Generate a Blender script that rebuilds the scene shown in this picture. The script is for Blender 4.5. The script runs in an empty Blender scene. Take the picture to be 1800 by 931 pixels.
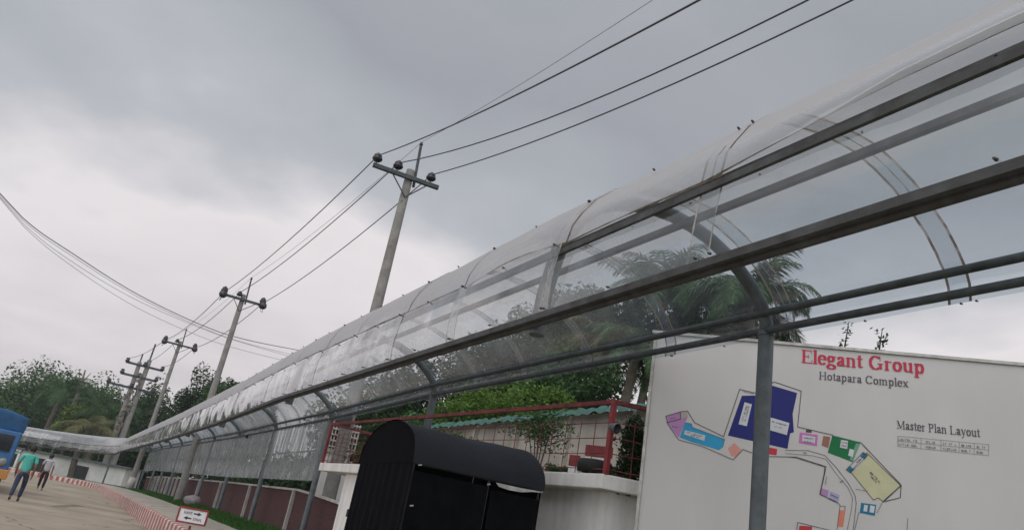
import bpy, bmesh, math, random
from mathutils import Vector, Matrix, noise as mn
R = math.radians
PI = math.pi
random.seed(7)
scn = bpy.context.scene
COL = scn.collection
# ------------------------------------------------------------------ camera
CH = 1.5                                   # eye height over the road
PITCH, ROLL, FPX = R(20.5), R(10.4), 1250.0
fw = Vector((0, math.cos(PITCH), math.sin(PITCH)))
r0 = Vector((1, 0, 0)); u0 = r0.cross(fw)
cr, sr = math.cos(ROLL), math.sin(ROLL)
# the horizon drops to the right: the camera is turned anticlockwise
rt = r0 * cr + u0 * sr
upv = -r0 * sr + u0 * cr
# image x,y of a world vector: x = r*c + u*s ; y = -r*s + u*c
cam_d = bpy.data.cameras.new('camera'); cam = bpy.data.objects.new('camera', cam_d); COL.objects.link(cam)
M3 = Matrix((rt, upv, -fw)).transposed()
cam.matrix_world = Matrix.Translation((0, 0, CH)) @ M3.to_4x4()
cam_d.sensor_width = 36; cam_d.lens = 36 * FPX / 1800; cam_d.shift_y = 14.5 / 1800
cam_d.clip_start = .05; cam_d.clip_end = 3000
scn.camera = cam
# ------------------------------------------------------------------ world
w = bpy.data.worlds.new('World'); scn.world = w; w.use_nodes = True
nt = w.node_tree; nt.nodes.clear(); L = nt.links.new
def N(t, **k):
    n = nt.nodes.new(t)
    for a, b in k.items(): setattr(n, a, b)
    return n
def mth(op, a, b=None, c=None, clamp=False):
    n = N('ShaderNodeMath', operation=op); n.use_clamp = clamp
    for i, v in enumerate((a, b, c)):
        if v is None: continue
        if isinstance(v, (int, float)): n.inputs[i].default_value = v
        else: L(v, n.inputs[i])
    return n.outputs[0]
tc = N('ShaderNodeTexCoord')
sep = N('ShaderNodeSeparateXYZ'); L(tc.outputs['Generated'], sep.inputs[0])
zz = mth('MAXIMUM', sep.outputs[2], 0.0)
# flatten direction to a cloud plane
den = mth('ADD', zz, .22)
cb = N('ShaderNodeCombineXYZ')
L(mth('DIVIDE', sep.outputs[0], den), cb.inputs[0]); L(mth('DIVIDE', sep.outputs[1], den), cb.inputs[1])
n1 = N('ShaderNodeTexNoise'); n1.inputs['Scale'].default_value = 0.95; n1.inputs['Detail'].default_value = 5; n1.inputs['Roughness'].default_value = .45
n1.inputs['Distortion'].default_value = .3
mp = N('ShaderNodeMapping'); mp.inputs['Location'].default_value = (3.1, 1.7, 0); L(cb.outputs[0], mp.inputs[0]); L(mp.outputs[0], n1.inputs[0])
# cloud edge: a bank of grey cloud lies above a great circle that slopes across the sky
dp = N('ShaderNodeVectorMath', operation='DOT_PRODUCT'); L(tc.outputs['Generated'], dp.inputs[0]); dp.inputs[1].default_value = (.2303, -.3078, .9232)
tt_ = dp.outputs['Value']
e = mth('MULTIPLY_ADD', mth('SUBTRACT', n1.outputs[0], .5), .40, tt_)
rx_ = mth('MAXIMUM', mth('SUBTRACT', sep.outputs[0], .1), 0.0); rz2 = mth('MAXIMUM', mth('SUBTRACT', .5, zz), 0.0)
e = mth('SUBTRACT', e, mth('MULTIPLY', mth('MULTIPLY', rx_, rz2), 3.0))
n2 = N('ShaderNodeTexNoise'); n2.inputs['Scale'].default_value = 2.6; n2.inputs['Detail'].default_value = 6; n2.inputs['Roughness'].default_value = .5; L(mp.outputs[0], n2.inputs[0])
e = mth('MULTIPLY_ADD', mth('SUBTRACT', n2.outputs[0], .5), .30, e)
e = mth('ADD', e, .3)
rmp = N('ShaderNodeValToRGB'); L(e, rmp.inputs[0])
el = rmp.color_ramp.elements
def c8(r, g, b): return tuple(((v / 255 + .055) / 1.055) ** 2.4 for v in (r, g, b)) + (1,)
el[0].position = 0.0; el[0].color = c8(214, 208, 211)
el[1].position = 1.0; el[1].color = c8(166, 168, 175)
for p, c in ((.12, c8(229, 224, 226)), (.22, c8(236, 231, 233)), (.28, c8(216, 214, 218)), (.34, c8(190, 193, 199)), (.43, c8(176, 180, 187)), (.56, c8(162, 165, 173)), (.68, c8(168, 171, 178)), (.78, c8(160, 164, 171))):
    k = el.new(p); k.color = c
sky = N('ShaderNodeTexSky', sky_type='NISHITA'); sky.sun_disc = False
SUN_EL, SUN_AZ = R(55), R(-150)
sky.sun_elevation = SUN_EL; sky.sun_rotation = SUN_AZ
sk = N('ShaderNodeVectorMath', operation='SCALE'); L(sky.outputs[0], sk.inputs[0]); sk.inputs['Scale'].default_value = .05
mx = N('ShaderNodeMixRGB'); mx.inputs[0].default_value = .05; L(rmp.outputs[0], mx.inputs[1]); L(sk.outputs[0], mx.inputs[2])
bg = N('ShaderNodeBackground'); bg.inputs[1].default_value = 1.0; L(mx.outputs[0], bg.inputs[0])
# sun set behind the camera; unseen sky there and the zenith brightened as added fill
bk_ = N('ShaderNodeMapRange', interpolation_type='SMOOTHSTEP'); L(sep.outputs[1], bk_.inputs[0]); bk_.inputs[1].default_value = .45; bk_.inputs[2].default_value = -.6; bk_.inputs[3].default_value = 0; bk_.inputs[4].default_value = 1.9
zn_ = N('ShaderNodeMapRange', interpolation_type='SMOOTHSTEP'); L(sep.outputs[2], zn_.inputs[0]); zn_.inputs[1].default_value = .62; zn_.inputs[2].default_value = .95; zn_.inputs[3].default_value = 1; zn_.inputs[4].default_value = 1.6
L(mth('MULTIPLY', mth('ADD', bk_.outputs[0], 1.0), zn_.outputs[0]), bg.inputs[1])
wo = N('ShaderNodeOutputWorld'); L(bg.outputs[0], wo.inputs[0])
# ------------------------------------------------------------------ sun (overcast)
sd = bpy.data.lights.new('sun', 'SUN'); sd.energy = 1.0; sd.angle = R(60); sd.color = (1, .96, .9)
so = bpy.data.objects.new('sun', sd); COL.objects.link(so)
dv = Vector((math.sin(SUN_AZ) * math.cos(SUN_EL), math.cos(SUN_AZ) * math.cos(SUN_EL), math.sin(SUN_EL)))
so.rotation_euler = dv.to_track_quat('Z', 'Y').to_euler()
scn.view_settings.view_transform = 'Standard'; scn.view_settings.look = 'None'
scn.view_settings.exposure = 0; scn.view_settings.gamma = 1
scn.render.engine = 'CYCLES'
scn.cycles.transparent_max_bounces = 40; scn.cycles.max_bounces = 6; scn.cycles.glossy_bounces = 3
scn.cycles.diffuse_bounces = 3; scn.cycles.volume_bounces = 0

# ------------------------------------------------------------------ materials
MATS = {}
def mat(name, col, rough=.8, var=.15, scale=3., bump=0., bscale=20., metal=0., spec=.5, col2=None, stretch=None, coord='Object'):
    if name in MATS: return MATS[name]
    m = bpy.data.materials.new(name); m.use_nodes = True
    t = m.node_tree; b = t.nodes['Principled BSDF']; l = t.links.new
    b.inputs['Roughness'].default_value = rough; b.inputs['Metallic'].default_value = metal
    b.inputs['Specular IOR Level'].default_value = spec
    tcn = t.nodes.new('ShaderNodeTexCoord'); src = tcn.outputs[coord]
    if stretch:
        mpn = t.nodes.new('ShaderNodeMapping'); mpn.inputs['Scale'].default_value = stretch; l(src, mpn.inputs[0]); src = mpn.outputs[0]
    nz = t.nodes.new('ShaderNodeTexNoise'); nz.inputs['Scale'].default_value = scale; nz.inputs['Detail'].default_value = 6; nz.inputs['Roughness'].default_value = .65; l(src, nz.inputs[0])
    rp = t.nodes.new('ShaderNodeValToRGB'); l(nz.outputs[0], rp.inputs[0])
    c2 = col2 or tuple(c * (1 - var * 1.6) for c in col)
    c1 = tuple(min(1, c * (1 + var)) for c in col)
    rp.color_ramp.elements[0].position = .3; rp.color_ramp.elements[1].position = .7
    rp.color_ramp.elements[0].color = (*c2, 1); rp.color_ramp.elements[1].color = (*c1, 1)
    l(rp.outputs[0], b.inputs['Base Color'])
    if bump:
        nb = t.nodes.new('ShaderNodeTexNoise'); nb.inputs['Scale'].default_value = bscale; nb.inputs['Detail'].default_value = 5; l(src, nb.inputs[0])
        bp = t.nodes.new('ShaderNodeBump'); bp.inputs['Strength'].default_value = bump; bp.inputs['Distance'].default_value = .02
        l(nb.outputs[0], bp.inputs['Height']); l(bp.outputs[0], b.inputs['Normal'])
    MATS[name] = m; return m
def leafmat(name, a, b_, scale=.9):
    if name in MATS: return MATS[name]
    m = mat(name, a, .6, .2, scale, col2=b_, spec=.14)
    t = m.node_tree; b = t.nodes['Principled BSDF']; l = t.links.new
    geo = t.nodes.new('ShaderNodeNewGeometry')
    hs = t.nodes.new('ShaderNodeHueSaturation'); src = b.inputs['Base Color'].links[0].from_socket
    mr = t.nodes.new('ShaderNodeMapRange'); l(geo.outputs['Random Per Island'], mr.inputs[0]); mr.inputs[3].default_value = .55; mr.inputs[4].default_value = 1.45
    mh = t.nodes.new('ShaderNodeMapRange'); l(geo.outputs['Random Per Island'], mh.inputs[0]); mh.inputs[3].default_value = .485; mh.inputs[4].default_value = .51
    l(src, hs.inputs['Color']); l(mr.outputs[0], hs.inputs['Value']); l(mh.outputs[0], hs.inputs['Hue'])
    l(hs.outputs[0], b.inputs['Base Color'])
    tr = t.nodes.new('ShaderNodeBsdfTranslucent'); l(hs.outputs[0], tr.inputs[0])
    mi = t.nodes.new('ShaderNodeMixShader'); mi.inputs[0].default_value = .28
    l(b.outputs[0], mi.inputs[1]); l(tr.outputs[0], mi.inputs[2]); l(mi.outputs[0], t.nodes['Material Output'].inputs[0])
    return m
def clearmat(name, haze0, haze1, gloss_k=1.25, rough=.08, bump=.25, bscale=1.3, tint=(.93, .94, .93), hcol=(.55, .54, .52), stretch=(1, 1, 1), hs=.9, slant=1.5, gbase=.085):
    m = bpy.data.materials.new(name); m.use_nodes = True
    t = m.node_tree; t.nodes.clear(); l = t.links.new
    def n(k): return t.nodes.new(k)
    tcn = n('ShaderNodeTexCoord'); mpn = n('ShaderNodeMapping'); mpn.inputs['Scale'].default_value = stretch; l(tcn.outputs['Object'], mpn.inputs[0])
    nb = n('ShaderNodeTexNoise'); nb.inputs['Scale'].default_value = bscale; nb.inputs['Detail'].default_value = 2.5; l(mpn.outputs[0], nb.inputs[0])
    bp = n('ShaderNodeBump'); bp.inputs['Strength'].default_value = bump; bp.inputs['Distance'].default_value = .08; l(nb.outputs[0], bp.inputs['Height'])
    fr = n('ShaderNodeLayerWeight'); fr.inputs[0].default_value = .5; l(bp.outputs[0], fr.inputs[1])
    fp = n('ShaderNodeMath'); fp.operation = 'POWER'; l(fr.outputs['Facing'], fp.inputs[0]); fp.inputs[1].default_value = 4.2
    fk = n('ShaderNodeMath'); fk.operation = 'MULTIPLY_ADD'; fk.use_clamp = True; l(fp.outputs[0], fk.inputs[0]); fk.inputs[1].default_value = gloss_k; fk.inputs[2].default_value = gbase
    gl = n('ShaderNodeBsdfGlossy'); gl.inputs['Roughness'].default_value = rough; gl.inputs[0].default_value = (.92, .92, .93, 1); l(bp.outputs[0], gl.inputs['Normal'])
    tp = n('ShaderNodeBsdfTransparent'); tp.inputs[0].default_value = (*tint, 1)
    m1 = n('ShaderNodeMixShader'); l(fk.outputs[0], m1.inputs[0]); l(tp.outputs[0], m1.inputs[1]); l(gl.outputs[0], m1.inputs[2])
    df = n('ShaderNodeBsdfDiffuse'); df.inputs[0].default_value = (*hcol, 1); ts = n('ShaderNodeBsdfTranslucent'); ts.inputs[0].default_value = (*hcol, 1)
    mm = n('ShaderNodeMixShader'); mm.inputs[0].default_value = .5; l(df.outputs[0], mm.inputs[1]); l(ts.outputs[0], mm.inputs[2])
    nh = n('ShaderNodeTexNoise'); nh.inputs['Scale'].default_value = hs; nh.inputs['Detail'].default_value = 4; nh.inputs['Roughness'].default_value = .6; l(mpn.outputs[0], nh.inputs[0])
    mr = n('ShaderNodeMapRange'); l(nh.outputs[0], mr.inputs[0]); mr.inputs[1].default_value = .35; mr.inputs[2].default_value = .75; mr.inputs[3].default_value = haze0; mr.inputs[4].default_value = haze1
    lw = n('ShaderNodeLayerWeight'); lw.inputs[0].default_value = .5; l(bp.outputs[0], lw.inputs[1])
    c1_ = n('ShaderNodeMath'); c1_.operation = 'SUBTRACT'; c1_.inputs[0].default_value = 1.04; l(lw.outputs['Facing'], c1_.inputs[1])
    c0_ = n('ShaderNodeMath'); c0_.operation = 'POWER'; l(c1_.outputs[0], c0_.inputs[0]); c0_.inputs[1].default_value = slant
    c2_ = n('ShaderNodeMath'); c2_.operation = 'DIVIDE'; l(mr.outputs[0], c2_.inputs[0]); l(c0_.outputs[0], c2_.inputs[1]); c2_.use_clamp = True
    c3_ = n('ShaderNodeMath'); c3_.operation = 'MULTIPLY'; l(c2_.outputs[0], c3_.inputs[0]); c3_.inputs[1].default_value = .95
    m2 = n('ShaderNodeMixShader'); l(c3_.outputs[0], m2.inputs[0]); l(m1.outputs[0], m2.inputs[1]); l(mm.outputs[0], m2.inputs[2])
    o = n('ShaderNodeOutputMaterial'); l(m2.outputs[0], o.inputs[0])
    MATS[name] = m; return m

STEEL = mat('painted_steel', (.055, .065, .068), .6, .3, 7, .15, 40, spec=.35)
STEELP = mat('post_paint', (.085, .098, .103), .5, .22, 7, .1, 30, spec=.35)
PURL = mat('weathered_steel', (.060, .063, .064), .7, .25, 6, .08, 12, spec=.3, col2=(.030, .027, .024))
STEEL_L = mat('galvanised_steel', (.11, .122, .128), .5, .25, 6, .12, 40)
CONC = mat('pole_concrete', (.23, .215, .195), .9, .18, 4, .3, 30)
RED = mat('red_paint', (.24, .022, .024), .5, .3, 5, .05, 30)
RUST = mat('rusty_red_paint', (.17, .028, .026), .7, .45, 9, .1, 30)
WHITE = mat('white_plaster', (.80, .775, .75), .85, .05, 1.3, .2, 30, col2=(.60, .57, .53), stretch=(3, 3, .6))
BLACKC = mat('black_cloth', (.0035, .0038, .005), .95, .3, 6, .3, 60, spec=.06)
BLACKR = mat('black_vinyl', (.006, .0075, .011), .62, .25, 3, .6, 5, spec=.22)
BLACK = mat('black_plastic', (.012, .012, .014), .5, .2)
RUBBER = mat('insulator_ceramic', (.014, .012, .013), .35, .2)
WIRE = mat('wire_metal', (.045, .045, .05), .6, .2)
ALU = mat('thin_wire_metal', (.28, .28, .3), .6, .1)
BARK = mat('bark', (.07, .055, .04), .95, .35, 6, .6, 25)
PBARK = mat('palm_bark', (.10, .085, .065), .95, .3, 5, .6, 14)
GRASS = mat('grass_turf', (.045, .10, .022), .95, .4, 7, .8, 60, col2=(.02, .05, .012))
DIRT = mat('far_ground', (.09, .10, .055), .95, .35, .15, .3, 2)
GRIME = mat('grime_gap_edge', (.13, .10, .075), .9, .5, 30, spec=.1)
GRIMEL = mat('sealant_edge', (.30, .28, .25), .6, .4, 20)
for g_, lo, hi in ((GRIME, .36, .52), (GRIMEL, .3, .5)):
    t = g_.node_tree; nn_ = t.nodes.new('ShaderNodeTexNoise'); nn_.inputs['Scale'].default_value = 9; nn_.inputs['Detail'].default_value = 6; tc_ = t.nodes.new('ShaderNodeTexCoord'); t.links.new(tc_.outputs['Object'], nn_.inputs[0])
    mr_ = t.nodes.new('ShaderNodeMapRange'); t.links.new(nn_.outputs[0], mr_.inputs[0]); mr_.inputs[1].default_value = lo; mr_.inputs[2].default_value = hi; mr_.inputs[3].default_value = .35; mr_.inputs[4].default_value = 1.
    t.links.new(mr_.outputs[0], t.nodes['Principled BSDF'].inputs['Alpha'])
CLEAR = clearmat('clear_roof_sheet', .03, .10, 1.3, .12, .25, 1.4, tint=(.82, .86, .89), hcol=(.50, .54, .58), hs=1.4)
CLEARM = clearmat('hazier_roof_sheet', .06, .14, 1.5, .13, .2, 1.2, tint=(.86, .88, .88), hcol=(.58, .57, .57), hs=1.2)  # in-between copy for the crown, part of the grazing-view milkiness put in
CLEARW = clearmat('milky_sheen_roof_sheet', .09, .17, 2.0, .17, .16, .9, tint=(.84, .86, .86), hcol=(.55, .535, .54), hs=1.2, stretch=(1, 1, 1.8), gbase=.16)  # milkiest copy: pale sheen of a grazing view put into the near shoulder
CLEAR2 = clearmat('clear_near_sheet', .01, .12, 1.7, .06, .75, 1.1, tint=(.86, .88, .87), hcol=(.5, .49, .48), hs=1.3, slant=.9)
CURT = clearmat('clear_curtain', .08, .62, 1.5, .12, 1., 1.6, tint=(.74, .78, .77), hcol=(.33, .35, .34), stretch=(4, 4, .45), hs=1.1, slant=.35)

t = GRIME.node_tree; tl_ = t.nodes.new('ShaderNodeBsdfTranslucent'); tl_.inputs[0].default_value = (.36, .29, .22, 1); mg = t.nodes.new('ShaderNodeMixShader'); mg.inputs[0].default_value = .4
t.links.new(t.nodes['Principled BSDF'].outputs[0], mg.inputs[1]); t.links.new(tl_.outputs[0], mg.inputs[2]); t.links.new(mg.outputs[0], t.nodes['Material Output'].inputs[0])
# ------------------------------------------------------------------ mesh builder
class MB:
    def __init__(s): s.v = []; s.f = []; s.m = []; s.sm = []
    def add(s, vs, fs, mi=0, smooth=False):
        o = len(s.v); s.v += [tuple(v) for v in vs]
        for f in fs: s.f.append([i + o for i in f]); s.m.append(mi); s.sm.append(smooth)
        return s
    def box(s, c, d, rz=0., mi=0, ax=None):
        c = Vector(c); x, y, z = [k / 2 for k in d]
        if ax is None:
            ex = Vector((math.cos(rz), math.sin(rz), 0)); ey = Vector((-math.sin(rz), math.cos(rz), 0)); ez = Vector((0, 0, 1))
        else: ex, ey, ez = ax
        vs = [c + ex * (x * a) + ey * (y * b) + ez * (z * k) for a in (-1, 1) for b in (-1, 1) for k in (-1, 1)]
        return s.add(vs, [(0, 1, 3, 2), (4, 6, 7, 5), (0, 4, 5, 1), (2, 3, 7, 6), (0, 2, 6, 4), (1, 5, 7, 3)], mi)
    def tube(s, pts, r, n=8, mi=0, cap=True, smooth=True):
        pts = [Vector(p) for p in pts]; rs = r if isinstance(r, (list, tuple)) else [r] * len(pts)
        rings = []; prev = None
        for i, p in enumerate(pts):
            t = (pts[min(i + 1, len(pts) - 1)] - pts[max(i - 1, 0)]).normalized()
            if prev is None:
                a = Vector((0, 0, 1)) if abs(t.z) < .9 else Vector((1, 0, 0))
                x = t.cross(a).normalized()
            else: x = (prev - t * prev.dot(t)).normalized()
            prev = x; y = t.cross(x)
            rings.append([p + (x * math.cos(2 * PI * k / n) + y * math.sin(2 * PI * k / n)) * rs[i] for k in range(n)])
        vs = [v for q in rings for v in q]; fs = []
        for i in range(len(rings) - 1):
            for k in range(n):
                fs.append((i * n + k, i * n + (k + 1) % n, (i + 1) * n + (k + 1) % n, (i + 1) * n + k))
        s.add(vs, fs, mi, smooth)
        if cap: s.add(rings[0], [tuple(range(n))[::-1]], mi); s.add(rings[-1], [tuple(range(n))], mi)
        return s
    def bar(s, a, b, wd, ht, mi=0):      # rectangular bar a->b
        a = Vector(a); b = Vector(b); t = (b - a); ln = t.length; t.normalize()
        x = t.cross(Vector((0, 0, 1)))
        if x.length < .01: x = Vector((1, 0, 0))
        x.normalize(); y = x.cross(t)
        return s.box((a + b) / 2, (ln, wd, ht), mi=mi, ax=(t, x, y))
    def quad(s, a, b, c, d, mi=0): return s.add([a, b, c, d], [(0, 1, 2, 3)], mi)
    def lathe(s, c, prof, n=12, mi=0, axis=Vector((0, 0, 1))):
        c = Vector(c); q = axis.to_track_quat('Z', 'Y'); vs = []; fs = []
        for r, h in prof:
            for k in range(n): vs.append(c + q @ Vector((r * math.cos(2 * PI * k / n), r * math.sin(2 * PI * k / n), h)))
        for i in range(len(prof) - 1):
            for k in range(n): fs.append((i * n + k, i * n + (k + 1) % n, (i + 1) * n + (k + 1) % n, (i + 1) * n + k))
        return s.add(vs, fs, mi, True)
    def sheet(s, grid, mi=0, smooth=True, mif=None):
        h = len(grid); wd = len(grid[0]); vs = [p for r_ in grid for p in r_]
        o = len(s.v); s.v += [tuple(v) for v in vs]
        for i in range(h - 1):
            for j in range(wd - 1):
                s.f.append([o + i * wd + j, o + i * wd + j + 1, o + (i + 1) * wd + j + 1, o + (i + 1) * wd + j])
                s.m.append(mif(i, j) if mif else mi); s.sm.append(smooth)
        return s
    def build(s, name, mats, parent=None, bevel=0., label=None, origin=None):
        me = bpy.data.meshes.new(name)
        vs = s.v
        if parent is not None:
            o = parent_origin(parent); vs = [(a - o[0], b - o[1], c - o[2]) for a, b, c in vs]
        me.from_pydata(vs, [], s.f); me.update()
        if not isinstance(mats, (list, tuple)): mats = [mats]
        for m in mats: me.materials.append(m)
        me.polygons.foreach_set('material_index', s.m); me.polygons.foreach_set('use_smooth', s.sm)
        ob = bpy.data.objects.new(name, me); COL.objects.link(ob)
        if parent is not None: ob.parent = parent
        if bevel:
            bv = ob.modifiers.new('bevel', 'BEVEL'); bv.width = bevel; bv.segments = 2; bv.limit_method = 'ANGLE'
        if label: ob['label'] = label
        return ob
def parent_origin(p):
    o = Vector((0, 0, 0))
    while p is not None: o += p.location; p = p.parent
    return o
def tag(o, label, cat, group=None):
    o['label'] = label; o['category'] = cat
    if group: o['group'] = group
    return o
def thing(name, label, cat, loc=(0, 0, 0), group=None):
    o = bpy.data.objects.new(name, None); COL.objects.link(o); o.location = loc; o.empty_display_size = .2
    return tag(o, label, cat, group)
def struct(o): o['kind'] = 'structure'; return o
def ray(px, py):                            # design helper: unit-horizontal direction of a photo pixel
    v = rt * ((px - 900) / FPX) + upv * (-(py - 480) / FPX) + fw
    return v / math.hypot(v.x, v.y)
def P(px, py, d):
    v = ray(px, py) * d; return Vector((v.x, v.y, v.z + CH))
def PA(azd, d, z): return Vector((math.sin(R(azd)) * d, math.cos(R(azd)) * d, z))
def nse(x, y, z=0., sc=1.): return mn.noise(Vector((x * sc, y * sc, z * sc)))

# ------------------------------------------------------------------ path of the canopy's post line
HD = R(-27.6); SIDE0 = 5.037
U = Vector((math.sin(HD), math.cos(HD), 0)); SD = Vector((U.y, -U.x, 0))
S_B, RB, TURN = 62.0, 13.0, R(62)
def path(s):
    if s <= S_B: return U * s + SD * SIDE0, HD
    c = U * S_B + SD * (SIDE0 - RB); a = (s - S_B) / RB
    if a <= TURN:
        h = HD - a; return c + Vector((math.cos(h), -math.sin(h), 0)) * RB, h
    h = HD - TURN; e_ = c + Vector((math.cos(h), -math.sin(h), 0)) * RB
    return e_ + Vector((math.sin(h), math.cos(h), 0)) * (s - S_B - TURN * RB), h
def lerp(x, tab):
    if x <= tab[0][0]: return tab[0][1]
    for (a, b), (c, d) in zip(tab, tab[1:]):
        if x <= c: return b + (d - b) * (x - a) / (c - a)
    return tab[-1][1]
def DZ(s): return CH + lerp(s, [(12, 0), (17.8, -.12), (23.5, -.16), (29.5, -.205), (60, -.2), (67, -.42), (75, -.72), (84, -1.0), (110, -1.1)])
def BASE(s): return lerp(s, [(13, .42), (20, .8), (30, .78), (45, .68), (58, .6), (68, .3), (76, .12), (120, .1)])
def W(s, off, z):                           # off: sideways from post line (+ away from road), z above canopy datum
    p, h = path(s); q = Vector((math.cos(h), -math.sin(h), 0))
    return Vector((p.x + q.x * off, p.y + q.y * off, z))
def WC(s, side, zc): return W(s, side - SIDE0, zc + DZ(s))

# ------------------------------------------------------------------ ground
big = MB(); big.quad((-900, -400, -.02), (900, -400, -.02), (900, 1400, -.02), (-900, 1400, -.02))
struct(big.build('ground', DIRT))
ROAD = mat('road_concrete', (.31, .262, .20), .95, .13, .5, .25, 14, col2=(.235, .195, .145), spec=.15)
PAVE = mat('pavement_concrete', (.36, .32, .26), .9, .12, .9, .2, 18)
KS = [x * 1.0 for x in range(-12, 121)]
def KOFF(s): return lerp(s, [(0, -2.3), (26, -2.4), (43, -2.6), (54, -2.75), (60, -2.95), (70, -2.6), (120, -2.4)])
def GOFF(s): return lerp(s, [(0, -.5), (45, -.6), (54, -.9), (64, -1.5), (74, -1.2), (120, -1.0)])
def KTOP(s): return lerp(s, [(35, .52), (60, .42), (75, .32), (120, .28)])
rd = MB(); g = []
for s in KS:
    g.append([W(s, KOFF(s) + .01 - k * (k * .35 + .8), .002) for k in range(0, 10)])
rd.sheet(g, smooth=False); struct(rd.build('road', ROAD))
for m_ in (ROAD, PAVE):
    t = m_.node_tree; bs_ = t.nodes['Principled BSDF']; src_ = bs_.inputs['Base Color'].links[0].from_socket
    tc_ = t.nodes.new('ShaderNodeTexCoord'); nw = t.nodes.new('ShaderNodeTexNoise'); nw.inputs['Scale'].default_value = 1.5; nw.inputs['Detail'].default_value = 4; t.links.new(tc_.outputs['Object'], nw.inputs[0])
    av = t.nodes.new('ShaderNodeVectorMath'); av.operation = 'MULTIPLY_ADD'; t.links.new(nw.outputs['Color'], av.inputs[0]); av.inputs[1].default_value = (.9, .9, 0); t.links.new(tc_.outputs['Object'], av.inputs[2])
    vo = t.nodes.new('ShaderNodeTexVoronoi'); vo.feature = 'DISTANCE_TO_EDGE'; vo.inputs['Scale'].default_value = .22; t.links.new(av.outputs[0], vo.inputs['Vector'])
    mr_ = t.nodes.new('ShaderNodeMapRange'); t.links.new(vo.outputs[0], mr_.inputs[0]); mr_.inputs[1].default_value = .002; mr_.inputs[2].default_value = .009; mr_.inputs[3].default_value = .45; mr_.inputs[4].default_value = 1
    ns = t.nodes.new('ShaderNodeTexNoise'); ns.inputs['Scale'].default_value = .22; ns.inputs['Detail'].default_value = 8; ns.inputs['Roughness'].default_value = .7; t.links.new(tc_.outputs['Object'], ns.inputs[0])
    m2_ = t.nodes.new('ShaderNodeMapRange'); t.links.new(ns.outputs[0], m2_.inputs[0]); m2_.inputs[1].default_value = .35; m2_.inputs[2].default_value = .6; m2_.inputs[3].default_value = .82; m2_.inputs[4].default_value = 1.03
    mu = t.nodes.new('ShaderNodeMath'); mu.operation = 'MULTIPLY'; t.links.new(mr_.outputs[0], mu.inputs[0]); t.links.new(m2_.outputs[0], mu.inputs[1])
    vs_ = t.nodes.new('ShaderNodeVectorMath'); vs_.operation = 'SCALE'; t.links.new(src_, vs_.inputs[0]); t.links.new(mu.outputs[0], vs_.inputs['Scale']); t.links.new(vs_.outputs[0], bs_.inputs['Base Color'])
kb = MB(); ss = [-12 + .36 * i for i in range(366)]; g = []
for s in ss:
    k = KOFF(s); z = KTOP(s)
    g.append([W(s, k, -.01), W(s, k + .02, z - .03), W(s, k + .05, z), W(s, k + .2, z)])
kb.sheet(g, smooth=False, mif=lambda i, j: i % 2)
KR = mat('kerb_red', (.33, .055, .05), .85, .3, 4, .2, 20, col2=(.15, .075, .06)); KW = mat('kerb_white', (.52, .45, .40), .85, .22, 4, .2, 20, col2=(.24, .19, .16))
struct(kb.build('kerb', [KR, KW]))
pv = MB(); g = []
for s in KS:
    a, b = KOFF(s) + .2, GOFF(s); z = KTOP(s)
    g.append([W(s, a + (b - a) * t, z - .004 + .05 * t) for t in (0, .33, .66, 1)])
pv.sheet(g, smooth=False); struct(pv.build('pavement', PAVE))
gr = MB(); g = []
for s in [x * .5 for x in range(-24, 241)]:
    b = GOFF(s); row = []
    for t in (0, .15, .4, .7, 1):
        o = b + (.0 - b) * t; z0 = KTOP(s) + .03; z = z0 + (BASE(s) - z0) * (t ** .8) + .02 * nse(s, o, 0, 1.7)
        row.append(W(s, o, z))
    for o in (1, 3, 6, 12, 20):
        row.append(W(s, o, BASE(s)))
    g.append(row)
gr.sheet(g); struct(gr.build('grass_verge', GRASS))
# grass blades along the verge
gb = MB(); rnd = random.Random(3)
for i in range(26000):
    s = 16 + 62 * rnd.random() ** 1.25; b = GOFF(s); t = rnd.random(); o = b * (1 - t) + .12 * (rnd.random() - .5)
    z0 = KTOP(s) + .03; z = z0 + (BASE(s) - z0) * (max(t, 0) ** .8) - .01
    p = W(s, o, z); a = rnd.random() * 2 * PI; hh = .05 + .09 * rnd.random(); wd = .014
    d = Vector((math.cos(a), math.sin(a), 0)); tip = p + Vector((rnd.uniform(-.05, .05), rnd.uniform(-.05, .05), hh))
    gb.add([p - d * wd, p + d * wd, tip], [(0, 1, 2)])
o = gb.build('grass', leafmat('grass_blades', (.05, .125, .025), (.03, .075, .015), 3)); tag(o, 'short green grass on the bank below the canopy posts', 'grass'); o['kind'] = 'stuff'

# ------------------------------------------------------------------ canopy
SHEETS, PITCHS, S0, S1 = [], 1.52, -3.48, 100.
POSTS = [-8.0, -1.43, 4.40, 11.757] + [17.75 + 5.83 * k for k in range(14)]
can = thing('canopy', 'long curving walkway canopy of clear vaulted plastic sheets on arched grey steel posts', 'canopy')
ARCH = [(5.037, 2.18), (5.03, 2.30), (4.955, 2.45), (4.82, 2.58), (4.64, 2.70), (4.44, 2.80), (4.24, 2.87), (4.0, 2.915), (3.79, 2.925), (3.58, 2.91), (3.36, 2.86), (3.16, 2.79), (2.98, 2.68), (2.835, 2.53), (2.735, 2.36), (2.675, 2.2), (2.64, 2.0), (2.61, 1.8), (2.598, 1.6), (2.596, 1.46)]
def arch_part(s):
    b = MB()
    b.tube([WC(s, 5.037, BASE(s) - DZ(s) - .1), WC(s, 5.037, 2.20)], .070, 14)
    b.tube([WC(s, 5.037, 2.17), WC(s, 5.037, 2.215)], .079, 14)
    b.tube([WC(s, *p) for p in ARCH], .062, 12)
    b.box(W(s, 0, BASE(s) + .012), (.26, .26, .02))
    return b
post0 = arch_part(4.4).build('arched_post', STEELP, can)
for s in POSTS:
    if s != 4.4 and s < 100: arch_part(s).build('arched_post', STEELP if s < 12 else STEEL_L, can)
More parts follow.
